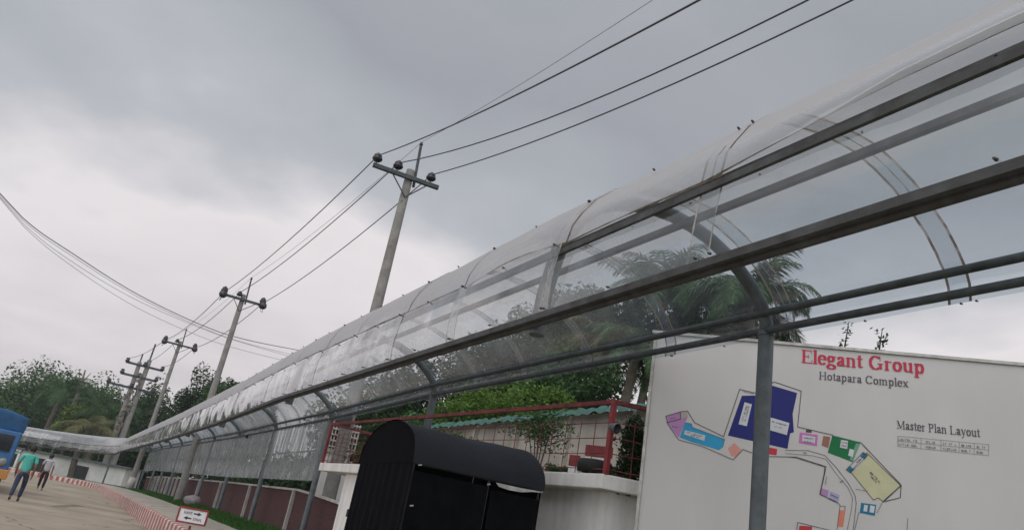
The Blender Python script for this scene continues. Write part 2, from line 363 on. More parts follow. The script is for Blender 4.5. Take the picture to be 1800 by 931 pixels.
srange = [-8, -6, -4, -2, 0, 2, 4, 6, 8, 10, 12, 14, 16, 18, 20, 22, 25, 28, 32, 36, 40, 45, 50, 55, 60, 62] + [64 + k * 1.6 for k in range(23)]
def purlin(side, zc, wd, ht, name='purlin', m=PURL):
    b = MB(); a = (-1, 1)
    for ring_i in range(1):
        g = []
        for s in srange:
            c = [(side - wd / 2, zc - ht / 2), (side + wd / 2, zc - ht / 2), (side + wd / 2, zc + ht / 2), (side - wd / 2, zc + ht / 2), (side - wd / 2, zc - ht / 2)]
            g.append([WC(s, *q) for q in c])
        b.sheet(g, smooth=False)
        b.add(g[0][:4], [(0, 1, 2, 3)]); b.add(g[-1][:4], [(0, 1, 2, 3)])
    return b.build(name, m, can)
purlin(2.55, 2.058, .024, .044)
purlin(2.612, 2.122, .02, .055)  # extra bar, added to darken the gap under lifted sheet edges
purlin(3.82, 2.825, .05, .055)
purlin(2.475, 1.535, .03, .046)
b = MB(); b.tube([WC(s, 2.53, 1.515) for s in srange], .026, 8); b.build('edge_rail', PURL, can)
for zc in (2.365, 2.21):
    b = MB(); b.tube([WC(s, 4.95 if zc > 2.3 else 5.0, zc) for s in srange], .036, 8); b.build('rail', STEEL, can)
# roof sheets
top_prof = [(5.075, 2.17), (5.075, 2.30), (5.03, 2.42), (4.93, 2.54), (4.8, 2.66), (4.62, 2.77), (4.42, 2.87), (4.2, 2.935), (3.98, 2.975), (3.79, 2.985), (3.56, 2.975), (3.34, 2.925), (3.12, 2.85), (2.93, 2.74), (2.77, 2.585), (2.66, 2.42), (2.598, 2.28), (2.568, 2.13), (2.564, 2.105)]
low_prof = [(2.585, 2.19), (2.557, 2.05), (2.535, 1.9), (2.52, 1.75), (2.505, 1.6), (2.455, 1.5)]
low_prof = [(2.582, 2.10), (2.57, 2.02), (2.55, 1.92), (2.535, 1.8), (2.52, 1.68), (2.512, 1.6), (2.51, 1.54)]
BOLT = mat('bolt_metal', (.05, .045, .045), .5, .2)
def sheet_mesh(k, prof, amp, edge_lift, mats, name, rr):
    sa = S0 + k * PITCHS; sb = sa + PITCHS * (2 if k == 2 else 1) + .17; n = 8 if sa < 40 else 4
    wave = amp; ph = rr.random() * 10; lift = edge_lift * rr.uniform(.2, 1.0)
    curl = (.11 if k == 2 else .10 if k == 5 else .012 * rr.random()) if name == 'roof_sheet' else 0
    off = .004 * (k % 2) + .003
    gw = .02 if name == 'roof_sheet' else .013
    sv = [sa, sa + gw, sa + .078, sa + .088] + [sa + (sb - sa) * i / n for i in range(1, n)] + [sb - gw, sb]
    b = MB(); g = []
    for s in sv:
        u = (s - sa) / (sb - sa); row = []
        for j, (sd_, z) in enumerate(prof):
            a = prof[max(j - 1, 0)]; c = prof[min(j + 1, len(prof) - 1)]
            tx, tz = c[0] - a[0], c[1] - a[1]; ln = math.hypot(tx, tz); nx, nz = tz / ln, -tx / ln
            v = j / (len(prof) - 1)
            if name == 'roof_sheet': bul = amp * nse(s * .8 + ph, v * 5, k * 3.1) * math.sin(PI * u) + lift * max(0, (v - .8) / .2) ** 1.5 * math.sin(PI * u) ** 1.0
            else: bul = amp * (nse(s * 1.7 + ph, v * .9, k * 3.1) + .5 * nse(s * 4, v * 1.5, 9)) * math.sin(PI * min(1, v * 1.05)) * (math.sin(PI * u) ** .4 if 0 < u < 1 else 0)
            d = off + bul
            # outward normal
            if (sd_ + nx * .1 - 3.8) ** 2 + (z + nz * .1 - 1.9) ** 2 < (sd_ - 3.8) ** 2 + (z - 1.9) ** 2: nx, nz = -nx, -nz
            if name == 'roof_sheet' and 9 <= j <= len(prof) - 4: z -= .045 * max(0, min(1, (5 - s) / 3)) * min(1, (j - 8) / 2)
            if curl and j >= len(prof) - 3:
                q_ = curl * math.sin(PI * min(1, max(0, u))) ** .8 * (j - len(prof) + 4) / 3; sd_ += .25 * q_; z += q_
            row.append(WC(s, sd_ + nx * d, z + nz * d))
        g.append(row)
    ng = len(sv)
    b.sheet(g, mif=lambda i, j: 1 if (name == 'roof_sheet' and j == len(prof) - 2) or i in ((0, 2, ng - 2) if (k + j // 5) % 2 else (0, ng - 2)) else (0 if name != 'roof_sheet' or j < 7 else 3 if j < 10 else 4))  # lowest roof strip takes the grime brown as the dark line of the gap
    # bolts
    if sa < 22:
        for jj in ([0, 9, 14] if name == 'roof_sheet' else [0, len(prof) - 2]):
            for u in (.05, .5, .94):
                if name == 'roof_sheet' and jj in (5,) and u == .5: continue
                s = sa + (sb - sa) * u; sd_, z = prof[jj]; z -= .045 * max(0, min(1, (5 - s) / 3)) * min(1, (jj - 8) / 2) if name == 'roof_sheet' and jj >= 9 else 0; cx, cz = sd_ - 3.8, z - 1.9; ln = math.hypot(cx, cz)
                p = WC(s, sd_ + cx / ln * .012, z + cz / ln * .002); q = WC(s, sd_ + cx / ln * .034, z + cz / ln * .014)
                b.tube([p, q], [.0085, .006], 6, mi=2)
    return b.build(name, mats, can)
k = 0; rr = random.Random(11)
while S0 + k * PITCHS < 97:
    if k == 3: k += 1
    sheet_mesh(k, top_prof if k < 6 else top_prof[:-2] + [(2.572, 2.155), (2.564, 2.105)], .022, .022, [CLEAR, GRIME, BOLT, CLEARM, CLEARW], 'roof_sheet', rr)
    lp = low_prof if k < 5 else [(a_ - (.055, .055, .052, .045, .03, .012, 0)[i_], b_ + (.012 if i_ == 0 else 0)) for i_, (a_, b_) in enumerate(low_prof)]
    sheet_mesh(k, lp, .045 if k > 8 else .018, 0, [CLEAR2, GRIMEL, BOLT], 'valance_sheet', rr)
    k += 1
# hanging clear screens, rails between posts
ps = [p for p in POSTS if p >= 17.7]
for a, c in zip(ps, ps[1:]):
    if a > 60: break
    n = 26; g = []
    ph = rr.random() * 9
    for i in range(n + 1):
        s = a + .07 + (c - a - .14) * i / n; wv = .035 * math.sin(i * 2.2 + ph) + .03 * nse(i * .9, ph)
        g.append([WC(s, 5.0 + wv * (.3 + .7 * t), 2.17 - 1.46 * t) for t in (0, .25, .5, .75, 1)])
    b = MB(); b.sheet(g); b.build('hanging_screen', CURT, can)
    b = MB(); b.tube([WC(a, 5.037, 1.45), WC((a + c) / 2, 5.037, 1.45), WC(c, 5.037, 1.45)], .022, 6); b.build('mid_rail', STEEL_L, can)
# lamps clipped under the rail
for s, sd_, z in ((27.5, 4.98, 2.13), ):
    b = MB(); b.box(WC(s, sd_, z), (.16, .1, .1), -HD); b.build('bracket', BLACK, can)

# ------------------------------------------------------------------ red brick wall with white rail behind the posts
bw = thing('garden_wall', 'low dark red brick wall with white rail and short white posts behind the canopy posts', 'wall')
BR = mat('red_brick', (.13, .038, .035), .9, .25, 5, .3, 30)
t = BR.node_tree; bk = t.nodes.new('ShaderNodeTexBrick'); bk.inputs['Scale'].default_value = 1; bk.inputs['Brick Width'].default_value = .25; bk.inputs['Row Height'].default_value = .08; bk.inputs['Mortar Size'].default_value = .008
bk.inputs['Color1'].default_value = (.085, .022, .024, 1); bk.inputs['Color2'].default_value = (.06, .018, .02, 1); bk.inputs['Mortar'].default_value = (.06, .035, .035, 1)
tcx = t.nodes.new('ShaderNodeTexCoord'); sx = t.nodes.new('ShaderNodeSeparateXYZ'); t.links.new(tcx.outputs['Object'], sx.inputs[0]); cx = t.nodes.new('ShaderNodeCombineXYZ')
t.links.new(sx.outputs[1], cx.inputs[0]); t.links.new(sx.outputs[2], cx.inputs[1]); t.links.new(cx.outputs[0], bk.inputs['Vector']); t.links.new(bk.outputs[0], t.nodes['Principled BSDF'].inputs['Base Color'])
ws = [14.5 + 2 * i for i in range(26)]
def wallstrip(o0, o1, z0, z1, ss, b):
    g = [[W(s, o0, BASE(s) + z0), W(s, o0, BASE(s) + z1), W(s, o1, BASE(s) + z1), W(s, o1, BASE(s) + z0)] for s in ss]
    b.sheet(g, smooth=False)
    b.add(g[0], [(0, 1, 2, 3)]); b.add(g[-1], [(0, 1, 2, 3)])
b = MB(); wallstrip(.38, .58, -.1, 1.04, ws, b); b.build('brick_panel', BR, bw)
RAILW = mat('rail_white', (.45, .42, .39), .7, .2, 4)
b = MB(); wallstrip(.33, .42, 1.045, 1.10, ws, b); b.build('rail', RAILW, bw)
for a, c in zip(ps, ps[1:]):
    for f in (.5,):
        s = a + (c - a) * f
        if s < 64:
            b = MB(); b.box(W(s, .33, BASE(s) + .5), (.09, .09, 1.08), -HD); b.build('short_post', RAILW, bw)
for i in range(8):
    s = 46.5 + i * 2.1
    b = MB(); b.box(W(s, .29, BASE(s) + .5), (.12, .12, 1.08), -HD); b.build('short_post', RAILW, bw)

# ------------------------------------------------------------------ electric poles and wires
PG = 'concrete power poles along the walkway'
def insulator(b, p, k=1.35):
    b.tube([p, p + Vector((0, 0, .12))], .015, 6)
    b.lathe(p + Vector((0, 0, .10)), [(r_ * k, h_ * k) for r_, h_ in [(0, 0), (.07, 0), (.115, .04), (.115, .075), (.075, .09), (.095, .12), (.085, .15), (.05, .18), (.035, .2), (0, .205)]], 12)
def pole(base, ztop, lab, arm_half, hd, offset=0., style='pin'):
    t = thing('power_pole', lab, 'pole', base, PG)
    b = MB(); b.tube([base - Vector((0, 0, .2)), Vector((base.x, base.y, ztop))], [.20, .125], 14)
    for k in range(5):
        z = ztop - 1.1 - k * 1.5
        b.box((base.x - .02, base.y - .155, z), (.04, .02, .06))
    b.build('shaft', CONC, t)
    q = Vector((math.cos(hd), -math.sin(hd), 0)); c = Vector((base.x, base.y, ztop - .32)) + q * offset
    f = Vector((math.sin(hd), math.cos(hd), 0)) * -.16
    b = MB(); b.bar(c - q * arm_half + f, c + q * arm_half + f, .11, .13); b.build('crossarm', STEEL, t, .006)
    b = MB(); m0 = Vector((base.x, base.y, ztop - .98)) + f * .9
    b.tube([m0, c - q * arm_half * .45 + f], .02, 6); b.tube([m0 , c + q * arm_half * .7 + f], .02, 6); b.build('brace', STEEL, t)
    top = Vector((base.x, base.y, ztop + .95)) + q * .12
    b = MB(); b.tube([Vector((base.x, base.y, ztop - .5)) + q * .2, top], .045, 8); b.build('earth_peak', STEEL, t)
    b = MB(); b.lathe(top, [(0, 0), (.05, 0), (.065, .04), (.04, .07), (.05, .1), (0, .13)], 8); b.build('top_insulator', RUBBER, t)
    pins = [c - q * (arm_half - .08) + f, c - q * (arm_half * .30) + f, c + q * (arm_half * .72) + f]
    ends = []
    if style == 'pin':
        for p in pins:
            b = MB(); insulator(b, p + Vector((0, 0, .05))); b.build('insulator', RUBBER, t); ends.append(p + Vector((0, 0, .35)))
    else:
        pins[2] = c + q * (arm_half - .06) + f
        for i, p in enumerate(pins):
            b = MB()
            if i == 1: insulator(b, p + Vector((0, 0, .05)) + q * .1); ends.append(p + Vector((0, 0, .35)) + q * .1)
            else:
                d = -q if i == 0 else q
                insulator(b, p + Vector((0, 0, .02)), 1.6)
                b.lathe(p + f * .6, [(r_ * 1.7, h_ * 1.7) for r_, h_ in [(0, 0), (.09, .02), (.13, .08), (.06, .12), (.12, .16), (.10, .24), (0, .28)]], 10, axis=(Vector((math.sin(hd), math.cos(hd), 0)) * -1 + Vector((0, 0, -.4)) + d * .15).normalized())
                pts = [p + f * 2 + Vector((0, 0, -.1)), p + f + d * .12 + Vector((0, 0, -.42)), p - f + d * .05 + Vector((0, 0, -.3)), p - f * 1.5]
                b.tube(pts, .012, 5); ends.append(p + Vector((0, 0, .1)))
            b.build('insulator', RUBBER, t)
    return ends, top + Vector((0, 0, .13)), t
ZT = 10.07 + CH
LH = R(-30.5)
P1p = PA(-10.5, 20, .42); P2p = PA(-20.62, 40.4, .66); P3p = PA(-23.82, 60., .56); P4p = PA(-25.35, 76, .2)
e1, t1, _ = pole(P1p, ZT, 'tall grey concrete power pole nearest the camera with bare steel crossarm and three round insulators', 1.05, R(-21), -.12)
e2, t2, _ = pole(P2p, ZT, 'second power pole along the line, its leaning grey shaft beside dark treetops', 1.1, R(-25), 0, 'strain')
e3, t3, _ = pole(P3p, ZT, 'third power pole along the line, with white painted foot on the grass', 1.15, R(-27), 0, 'strain')
# fourth: twin pole with several crossarms
t4 = thing('power_pole', 'farthest power pole, a twin shaft with stacked crossarms and transformer gear', 'pole', P4p, PG)
q4 = Vector((math.cos(R(-30)), -math.sin(R(-30)), 0))
b = MB(); b.tube([P4p, P4p + Vector((0, 0, 11.6))], [.34, .2], 10); b.build('shaft', CONC, t4)
b = MB(); b.tube([P4p - q4 * .55, P4p - q4 * .75 + Vector((0, 0, 11.2))], [.3, .18], 10); b.build('shaft', CONC, t4)
b = MB(); b.tube([P4p + Vector((0, 0, 11.3)), P4p + Vector((0, 0, 13.2))], .08, 8); b.build('earth_peak', STEEL, t4)
b = MB(); b.tube([P4p - q4 * .75 + Vector((0, 0, 11)), P4p - q4 * .75 + Vector((0, 0, 12))], .07, 8); b.build('earth_peak', STEEL, t4)
e4 = []
for z, h0, h1 in ((10.9, -1.8, 1.5), (9.8, -1.9, 1.3), (8.7, -2.7, 1.4)):
    b = MB(); b.bar(P4p + q4 * h0 + Vector((0, -.2, z)), P4p + q4 * h1 + Vector((0, -.2, z)), .16, .2); b.build('crossarm', STEEL, t4)
    for h in (h0 + .1, (h0 + h1) / 2, h1 - .1):
        b = MB(); p = P4p + q4 * h + Vector((0, -.2, z)); b.lathe(p, [(0, 0), (.18, .02), (.22, .16), (.11, .22), (.2, .32), (.1, .42), (0, .44)], 9); b.build('insulator', RUBBER, t4)
        if z > 10: e4.append(p + Vector((0, 0, .4)))
b = MB(); rr4 = random.Random(5)
for k in range(10):
    a0 = P4p - q4 * .35 + Vector((rr4.uniform(-.4, .4), -.3, 10.2 - k * .55)); b.tube([a0, a0 + Vector((rr4.uniform(-.5, .5), -.2, -.5)), a0 + Vector((rr4.uniform(-.3, .3), 0, -1.1))], .05, 5)
    b.box(a0 + Vector((0, -.05, -.2)), (.35, .25, .3), rr4.random())
b.build('switch_gear', mat('gear_grey', (.16, .14, .12), .8, .4, 3), t4)
b = MB(); b.box(P4p + Vector((-.3, -.1, .5)), (1.0, .8, 1.0)); b.build('plinth', RAILW, t4, .03)
b = MB(); b.lathe(P3p + Vector((0, 0, -.05)), [(.0, 0), (.26, 0), (.235, .8), (.2, .8)], 14); b.build('painted_foot', RAILW, _)
def sagline(a, c, sag, n=14):
    return [a.lerp(c, i / n) - Vector((0, 0, sag * 4 * (i / n) * (1 - i / n))) for i in range(n + 1)]
labs = ['overhead power wire on the left ends of the crossarms', 'overhead power wire on the middle insulators of the crossarms', 'overhead power wire on the right ends of the crossarms']
for i in range(3):
    pts = sagline(e1[i] + Vector(((9.6, -18.2, -4.5), (13.0, -18.2, -.75), (12.2, -18.2, -1.0))[i]), e1[i], (.4, 1.2, .8)[i], 22) + sagline(e1[i], e2[i], .35)[1:] + sagline(e2[i], e3[i], .45)[1:] + sagline(e3[i], e4[i], .35)[1:]
    b = MB(); rs = [.016 if k < 23 else .0185 if k < 38 else .02 for k in range(len(pts))]
    b.tube(pts, rs, 6); tag(b.build('overhead_wire', WIRE), labs[i], 'wire', 'wires strung between the power poles')
pts = sagline(t1 + Vector((10.2, -18.2, -2.0)), t1, .4, 20) + sagline(t1, t2, .3)[1:] + sagline(t2, t3, .3)[1:] + sagline(t3, P4p + Vector((0, 0, 13.2)), .3)[1:]
b = MB(); b.tube(pts, .008, 5); tag(b.build('overhead_wire', ALU), 'thin pale earth wire running over the peaks of the power poles', 'wire', 'wires strung between the power poles')
# cables crossing on the left
cl = [((40, 383), (130, 447), (240, 516), (350, 569), (430, 596), (560, 622), 38, 52), ((40, 387), (130, 452), (240, 520), (350, 573), (430, 602), (560, 634), 38.3, 52), ((40, 392), (130, 462), (240, 527), (350, 575), (430, 603), (560, 640), 39, 52),
      ((40, 396), (130, 470), (240, 540), (350, 590), (430, 616), (560, 648), 39.5, 52)]
cn = ['topmost', 'second from the top', 'third from the top', 'lowest']
for i, c in enumerate(cl):
    ks = c[:6]; pts = []
    a0 = P(ks[0][0], ks[0][1], c[6]); a1 = P(ks[-1][0], ks[-1][1], c[7])
    dirv = (a0 - a1)
    ctr = []
    for j, kk in enumerate(ks):
        v = ray(*kk)      # meet the vertical plane through a0,a1
        nrm = Vector((dirv.y, -dirv.x, 0)); tt = (a0.x * nrm.x + a0.y * nrm.y) / (v.x * nrm.x + v.y * nrm.y)
        ctr.append(Vector((v.x * tt, v.y * tt, v.z * tt + CH)))
    first = ctr[0] + (ctr[0] - ctr[1]) * 1.2 + Vector((0, 0, .8)); last = ctr[-1] + (ctr[-1] - ctr[-2]) * 2
    ctr = [first] + ctr + [last]
    fine = []
    for j in range(1, len(ctr) - 2):
        p0, p1, p2, p3 = ctr[j - 1:j + 3]
        for t_ in range(6):
            q = t_ / 6; fine.append(.5 * ((2 * p1) + (p2 - p0) * q + (2 * p0 - 5 * p1 + 4 * p2 - p3) * q * q + (3 * p1 - p0 - 3 * p2 + p3) * q ** 3))
    fine = [ctr[0]] + fine + [ctr[-2], ctr[-1]]
    b = MB(); b.tube(fine, .022 if i == 0 else .013, 5); tag(b.build('sagging_cable', WIRE if i == 0 else ALU), cn[i] + ' of the four cables sagging from the left edge', 'cable', 'sagging cables on the left')

# ------------------------------------------------------------------ sign board with the site plan
BTL = PA(12.81, 8.1, 0); BTR = PA(36.75, 8.53, 0)
bx = Vector((BTR.x - BTL.x, BTR.y - BTL.y, 0)).normalized(); bn = Vector((bx.y, -bx.x, 0))
if bn.y > 0: bn = -bn
ZB = .3138 * 8.1 + CH
BL_ = 5.2
bd = thing('site_plan_board', 'large white board showing a coloured master plan of the complex beside the gate', 'sign board', (BTL.x, BTL.y, .42))
BW = mat('board_white', (.47, .452, .437), .6, .05, 1.1, .03, 20, spec=.3, stretch=(1.5, 1.5, .5), col2=(.45, .43, .41))
def bp_(u, v, d): return Vector((BTL.x, BTL.y, ZB)) + bx * u + Vector((0, 0, -v)) + bn * d
b = MB(); c = bp_(BL_ / 2, 1.75, -.05); b.box(c, (BL_, .1, 3.5), mi=0, ax=(bx, bn, Vector((0, 0, 1)))); b.build('panel', BW, bd)
FR = mat('board_frame', (.42, .40, .37), .6, .25, 8)
b = MB(); b.box(bp_(BL_ / 2 - .02, -.018, -.045), (BL_ + .08, .13, .032), ax=(bx, bn, Vector((0, 0, 1)))); b.box(bp_(-.018, 1.75, -.045), (.032, .13, 3.5), ax=(bx, bn, Vector((0, 0, 1)))); b.build('frame', FR, bd)
for u in (.5, 2.6, 4.7):
    b = MB(); b.tube([bp_(u, 4.1, -.2), bp_(u, .4, -.2)], .05, 8); b.build('leg', STEEL, bd)
def onb(px, py):
    v = ray(px, py); o_ = Vector((BTL.x, BTL.y, 0)); tt = (o_.dot(bn)) / (v.x * bn.x + v.y * bn.y)
    p = v * tt; return ((p - o_).dot(bx), ZB - (p.z + CH))
Z7 = lambda x, y: onb(1140 + x * .3769, 580 + y * .377)
Z8 = lambda x, y: onb(1440 + x * .3556, 600 + y * .3556)
ZC = lambda x, y: onb(1380 + x * .16224, 780 + y * .16224)
def flat(name, polys, Z, m, d):
    for k_, pl in enumerate(polys):
        b = MB(); vs = [bp_(*Z(*q), d) for q in pl]; b.add(vs, [tuple(range(len(vs)))]); b.build(name, m, bd)
def ink(name, r, g, b_): return mat('ink_' + name, c8(r, g, b_)[:3], .6, .05, 5, spec=.3)
kf = 1.22
def inkc(name, r, g, b_): return mat('ink_' + name, tuple(min(.8, v * kf) for v in c8(r, g, b_)[:3]), .6, .06, 5, spec=.3)
I_P = inkc('lilac', 150, 110, 150); I_C = inkc('cyan', 40, 128, 165); I_N = inkc('navy', 24, 30, 92); I_PE = inkc('peach', 180, 125, 112); I_R = inkc('red', 160, 45, 55)
I_M = inkc('magenta', 165, 95, 150); I_BR = inkc('brown', 125, 88, 75); I_G = inkc('green', 12, 92, 52); I_Y = inkc('cream', 165, 162, 130); I_T = inkc('teal', 25, 95, 120); I_O = inkc('orange', 178, 105, 85)
I_W = inkc('label', 170, 170, 172); I_K = inkc('line', 62, 60, 64); I_GR = inkc('grey_green', 92, 130, 110); I_L = inkc('pale_line', 105, 103, 103); I_LV = inkc('lavender', 140, 138, 165)
flat('map_block', [[(80, 400), (148, 380), (182, 405), (140, 500), (92, 440)]], Z7, I_P, .0015)
flat('map_block', [[(148, 378), (180, 376), (185, 402), (152, 412)]], Z7, ink('stone', 160, 152, 145), .002)
flat('map_block', [[(170, 430), (200, 435), (205, 452), (355, 508), (345, 545), (330, 558), (200, 520), (145, 498)]], Z7, I_C, .0015)
flat('map_block', [[(370, 550), (400, 525), (432, 555), (410, 590), (385, 585)]], Z7, I_PE, .0015)
flat('map_block', [[(435, 305), (520, 303), (578, 258), (693, 292), (672, 390), (678, 475), (660, 480), (648, 552), (370, 490)]], Z7, I_N, .0015)
flat('map_block', [[(560, 545), (600, 552), (597, 582), (556, 577)]], Z7, I_R, .0015)
flat('map_block', [[(705, 475), (790, 487), (785, 540), (700, 525)]], Z7, I_M, .0015)
flat('map_block', [[(735, 462), (762, 465), (760, 478), (733, 475)]], Z7, I_K, .0015)
flat('map_block', [[(20, 465), (55, 470), (45, 525), (12, 513)]], Z8, I_BR, .0015)
flat('map_block', [[(65, 462), (205, 497), (165, 595), (42, 548)]], Z8, I_G, .0015)
flat('map_block', [[(182, 502), (203, 505), (165, 590), (150, 582)]], Z8, I_GR, .0025)
flat('map_block', [[(235, 548), (402, 710), (315, 788), (290, 770), (268, 782), (155, 642)]], Z8, I_Y, .0015)
flat('map_block', [[(217, 546), (240, 560), (226, 582), (203, 567)], [(150, 612), (172, 628), (154, 648), (133, 632)]], Z8, I_T, .0025)
flat('map_block', [[(207, 795), (282, 805), (275, 860), (200, 845)]], Z8, I_T, .0015)
flat('map_block', [[(98, 832), (130, 832), (118, 915), (90, 912)]], Z8, I_O, .0015)
flat('map_block', [[(55, 738), (102, 758), (92, 797), (45, 775)]], Z8, I_LV, .0015)
flat('map_block', [[(8, 722), (48, 735), (40, 770), (2, 750)]], Z8, I_P, .0015)
flat('map_block', [[(155, 880), (295, 890), (285, 990), (145, 975)]], ZC, I_R, .0015)
flat('map_label', [[(170, 465), (265, 490), (260, 515), (165, 485)], [(448, 335), (482, 345), (458, 447), (420, 437)], [(565, 405), (657, 432), (645, 488), (557, 463)], [(718, 487), (778, 497), (775, 527), (715, 517)]], Z7, I_W, .0035)
flat('map_label', [[(108, 485), (142, 490), (138, 530), (102, 522)], [(150, 528), (172, 535), (165, 570), (143, 562)], [(222, 805), (240, 808), (236, 840), (218, 836)], [(252, 808), (275, 812), (270, 845), (248, 842)], [(201, 570), (222, 584), (178, 634), (158, 620)]], Z8, I_W, .0035)
def line(b, Z, pts, wd, d):
    q = [Z(*p) for p in pts]
    for a, c in zip(q, q[1:]):
        dx, dy = c[0] - a[0], c[1] - a[1]; ln = math.hypot(dx, dy) or 1; nx, ny = -dy / ln * wd / 2, dx / ln * wd / 2; ex, ey = dx / ln * wd * .3, dy / ln * wd * .3
        b.quad(bp_(a[0] + nx - ex, a[1] + ny - ey, d), bp_(c[0] + nx + ex, c[1] + ny + ey, d), bp_(c[0] - nx + ex, c[1] - ny + ey, d), bp_(a[0] - nx - ex, a[1] - ny - ey, d)); d += .00002
def oline(Z, pts, wd, d):
    b = MB(); line(b, Z, pts, wd, d); b.build('map_outline', I_K, bd)
oline(Z7, [(80, 400), (148, 380), (182, 376), (215, 430), (350, 495), (425, 275), (510, 295), (585, 240), (712, 283), (695, 450), (860, 488)], .007, .0045)
oline(Z7, [(80, 400), (92, 440), (140, 510), (250, 540), (395, 603), (440, 555), (495, 575)], .006, .0045)
oline(Z7, [(85, 430), (150, 413), (148, 380)], .007, .005)
oline(Z7, [(170, 430), (200, 435), (205, 452), (355, 508), (345, 545)], .004, .005)
oline(Z7, [(560, 588), (690, 590), (828, 635), (800, 765), (870, 795)], .007, .0045)
oline(Z8, [(205, 497), (405, 708), (400, 770), (318, 790), (405, 710)], .007, .0045)
oline(Z8, [(215, 510), (400, 700)], .004, .0046)
oline(Z8, [(155, 642), (235, 548), (402, 710), (315, 788), (290, 770), (268, 782), (155, 642)], .005, .0047)
oline(Z8, [(133, 632), (217, 546), (240, 560), (154, 648), (133, 632)], .005, .005)
oline(Z8, [(180, 728), (240, 738)], .004, .005)
oline(Z8, [(315, 788), (285, 845)], .004, .005)
oline(Z8, [(45, 775), (95, 797), (105, 812), (128, 812), (126, 832)], .005, .005)
oline(Z8, [(102, 812), (90, 912), (85, 935), (112, 935)], .004, .005)
oline(ZC, [(0, 65), (250, 70), (430, 120), (560, 260), (690, 430), (760, 560), (770, 640), (735, 960)], .005, .0048)
oline(ZC, [(0, 100), (300, 125), (440, 160), (560, 330), (680, 470), (730, 580), (720, 700), (665, 960)], .004, .0049)
oline(ZC, [(800, 735), (745, 960)], .005, .0048)
oline(ZC, [(135, 845), (500, 935)], .006, .0048)
oline(ZC, [(135, 845), (120, 990)], .006, .0048)
oline(ZC, [(0, 135), (110, 145), (430, 245), (420, 330), (375, 540), (570, 630)], .006, .0052)
oline(ZC, [(1330, 800), (1320, 931)], .004, .005)

# table grid
b = MB()
rows = lambda f: ((388 + 0 * f, 466 + 50 * f), (838 - 2 * f, 508 + 54 * f))
for f in (0, .5, 1): line(b, Z8, list(rows(f)), .0035, .0045)
for x_ in (0, .255, .475, .675, .84, 1):
    a0, a1 = rows(0); c0, c1 = rows(1)
    line(b, Z8, [(a0[0] + (a1[0] - a0[0]) * x_, a0[1] + (a1[1] - a0[1]) * x_), (c0[0] + (c1[0] - c0[0]) * x_, c0[1] + (c1[1] - c0[1]) * x_)], .0035, .0052)
b.build('table_grid', I_L, bd)
# tiny writing: rows of small strokes
def scribble(b, Z, a, c, hh, n, seed, th=.0035):
    rq = random.Random(seed); a = Z(*a); c = Z(*c); dx, dy = (c[0] - a[0]), (c[1] - a[1]); ln = math.hypot(dx, dy); ex, ey = dx / ln, dy / ln; nx, ny = ey, -ex
    for i in range(n):
        if rq.random() < .12: continue
        x0 = ln * i / n; wl = ln / n * .7
        def pt(x, y): return bp_(a[0] + ex * x + nx * y, a[1] + ey * x + ny * y, .0056 + .00001 * i)
        k_ = rq.randrange(3)
        b.quad(pt(x0, 0), pt(x0 + th, 0), pt(x0 + th, hh), pt(x0, hh))
        if k_ != 1: b.quad(pt(x0 + th, hh - th), pt(x0 + wl, hh - th), pt(x0 + wl, hh), pt(x0 + th, hh))
        if k_ != 2: b.quad(pt(x0 + th, 0), pt(x0 + wl, 0), pt(x0 + wl, th), pt(x0 + th, th))
        if k_ == 0: b.quad(pt(x0 + wl - th, th), pt(x0 + wl, th), pt(x0 + wl, hh - th), pt(x0 + wl - th, hh - th))
b = MB()
for f, sd0 in ((.42, 1), (.9, 20)):
    for x0, x1, n in ((.01, .22, 9), (.31, .42, 3 if f < .5 else 7), (.5, .65, 7), (.7, .81, 6), (.87, .97, 5)):
        (ax_, ay_), (cx_, cy_) = rows(f)
        scribble(b, Z8, (ax_ + (cx_ - ax_) * x0, ay_ + (cy_ - ay_) * x0), (ax_ + (cx_ - ax_) * x1, ay_ + (cy_ - ay_) * x1), .021, n, sd0 + n)
scribble(b, Z7, (178, 478), (250, 498), .014, 12, 3); scribble(b, Z7, (198, 492), (235, 502), .012, 6, 4)
scribble(b, Z7, (440, 425), (462, 350), .014, 12, 5); scribble(b, Z7, (452, 425), (470, 355), .012, 10, 6)
scribble(b, Z7, (575, 428), (645, 448), .014, 11, 7); scribble(b, Z7, (585, 450), (630, 462), .012, 6, 8)
scribble(b, Z7, (724, 503), (772, 510), .012, 7, 9); scribble(b, Z7, (724, 518), (768, 525), .01, 6, 12)
scribble(b, Z8, (248, 648), (298, 700), .02, 10, 15); scribble(b, Z8, (252, 668), (282, 700), .018, 6, 16)
scribble(b, Z8, (110, 500), (138, 505), .012, 5, 17); scribble(b, Z8, (110, 515), (134, 520), .012, 4, 18)
scribble(b, Z8, (185, 600), (206, 580), .01, 5, 19); scribble(b, ZC, (195, 100), (235, 105), .012, 4, 21); scribble(b, ZC, (600, 420), (640, 400), .014, 4, 22); scribble(b, ZC, (370, 225), (405, 235), .012, 4, 23)
scribble(b, ZC, (490, 550), (575, 590), .012, 8, 24); scribble(b, Z7, (100, 415), (128, 408), .01, 4, 25); scribble(b, Z7, (110, 450), (140, 455), .01, 4, 26); scribble(b, ZC, (440, 440), (455, 350), .008, 7, 27); scribble(b, Z7, (430, 285), (500, 300), .008, 9, 28)
b.build('small_writing', I_K, bd)
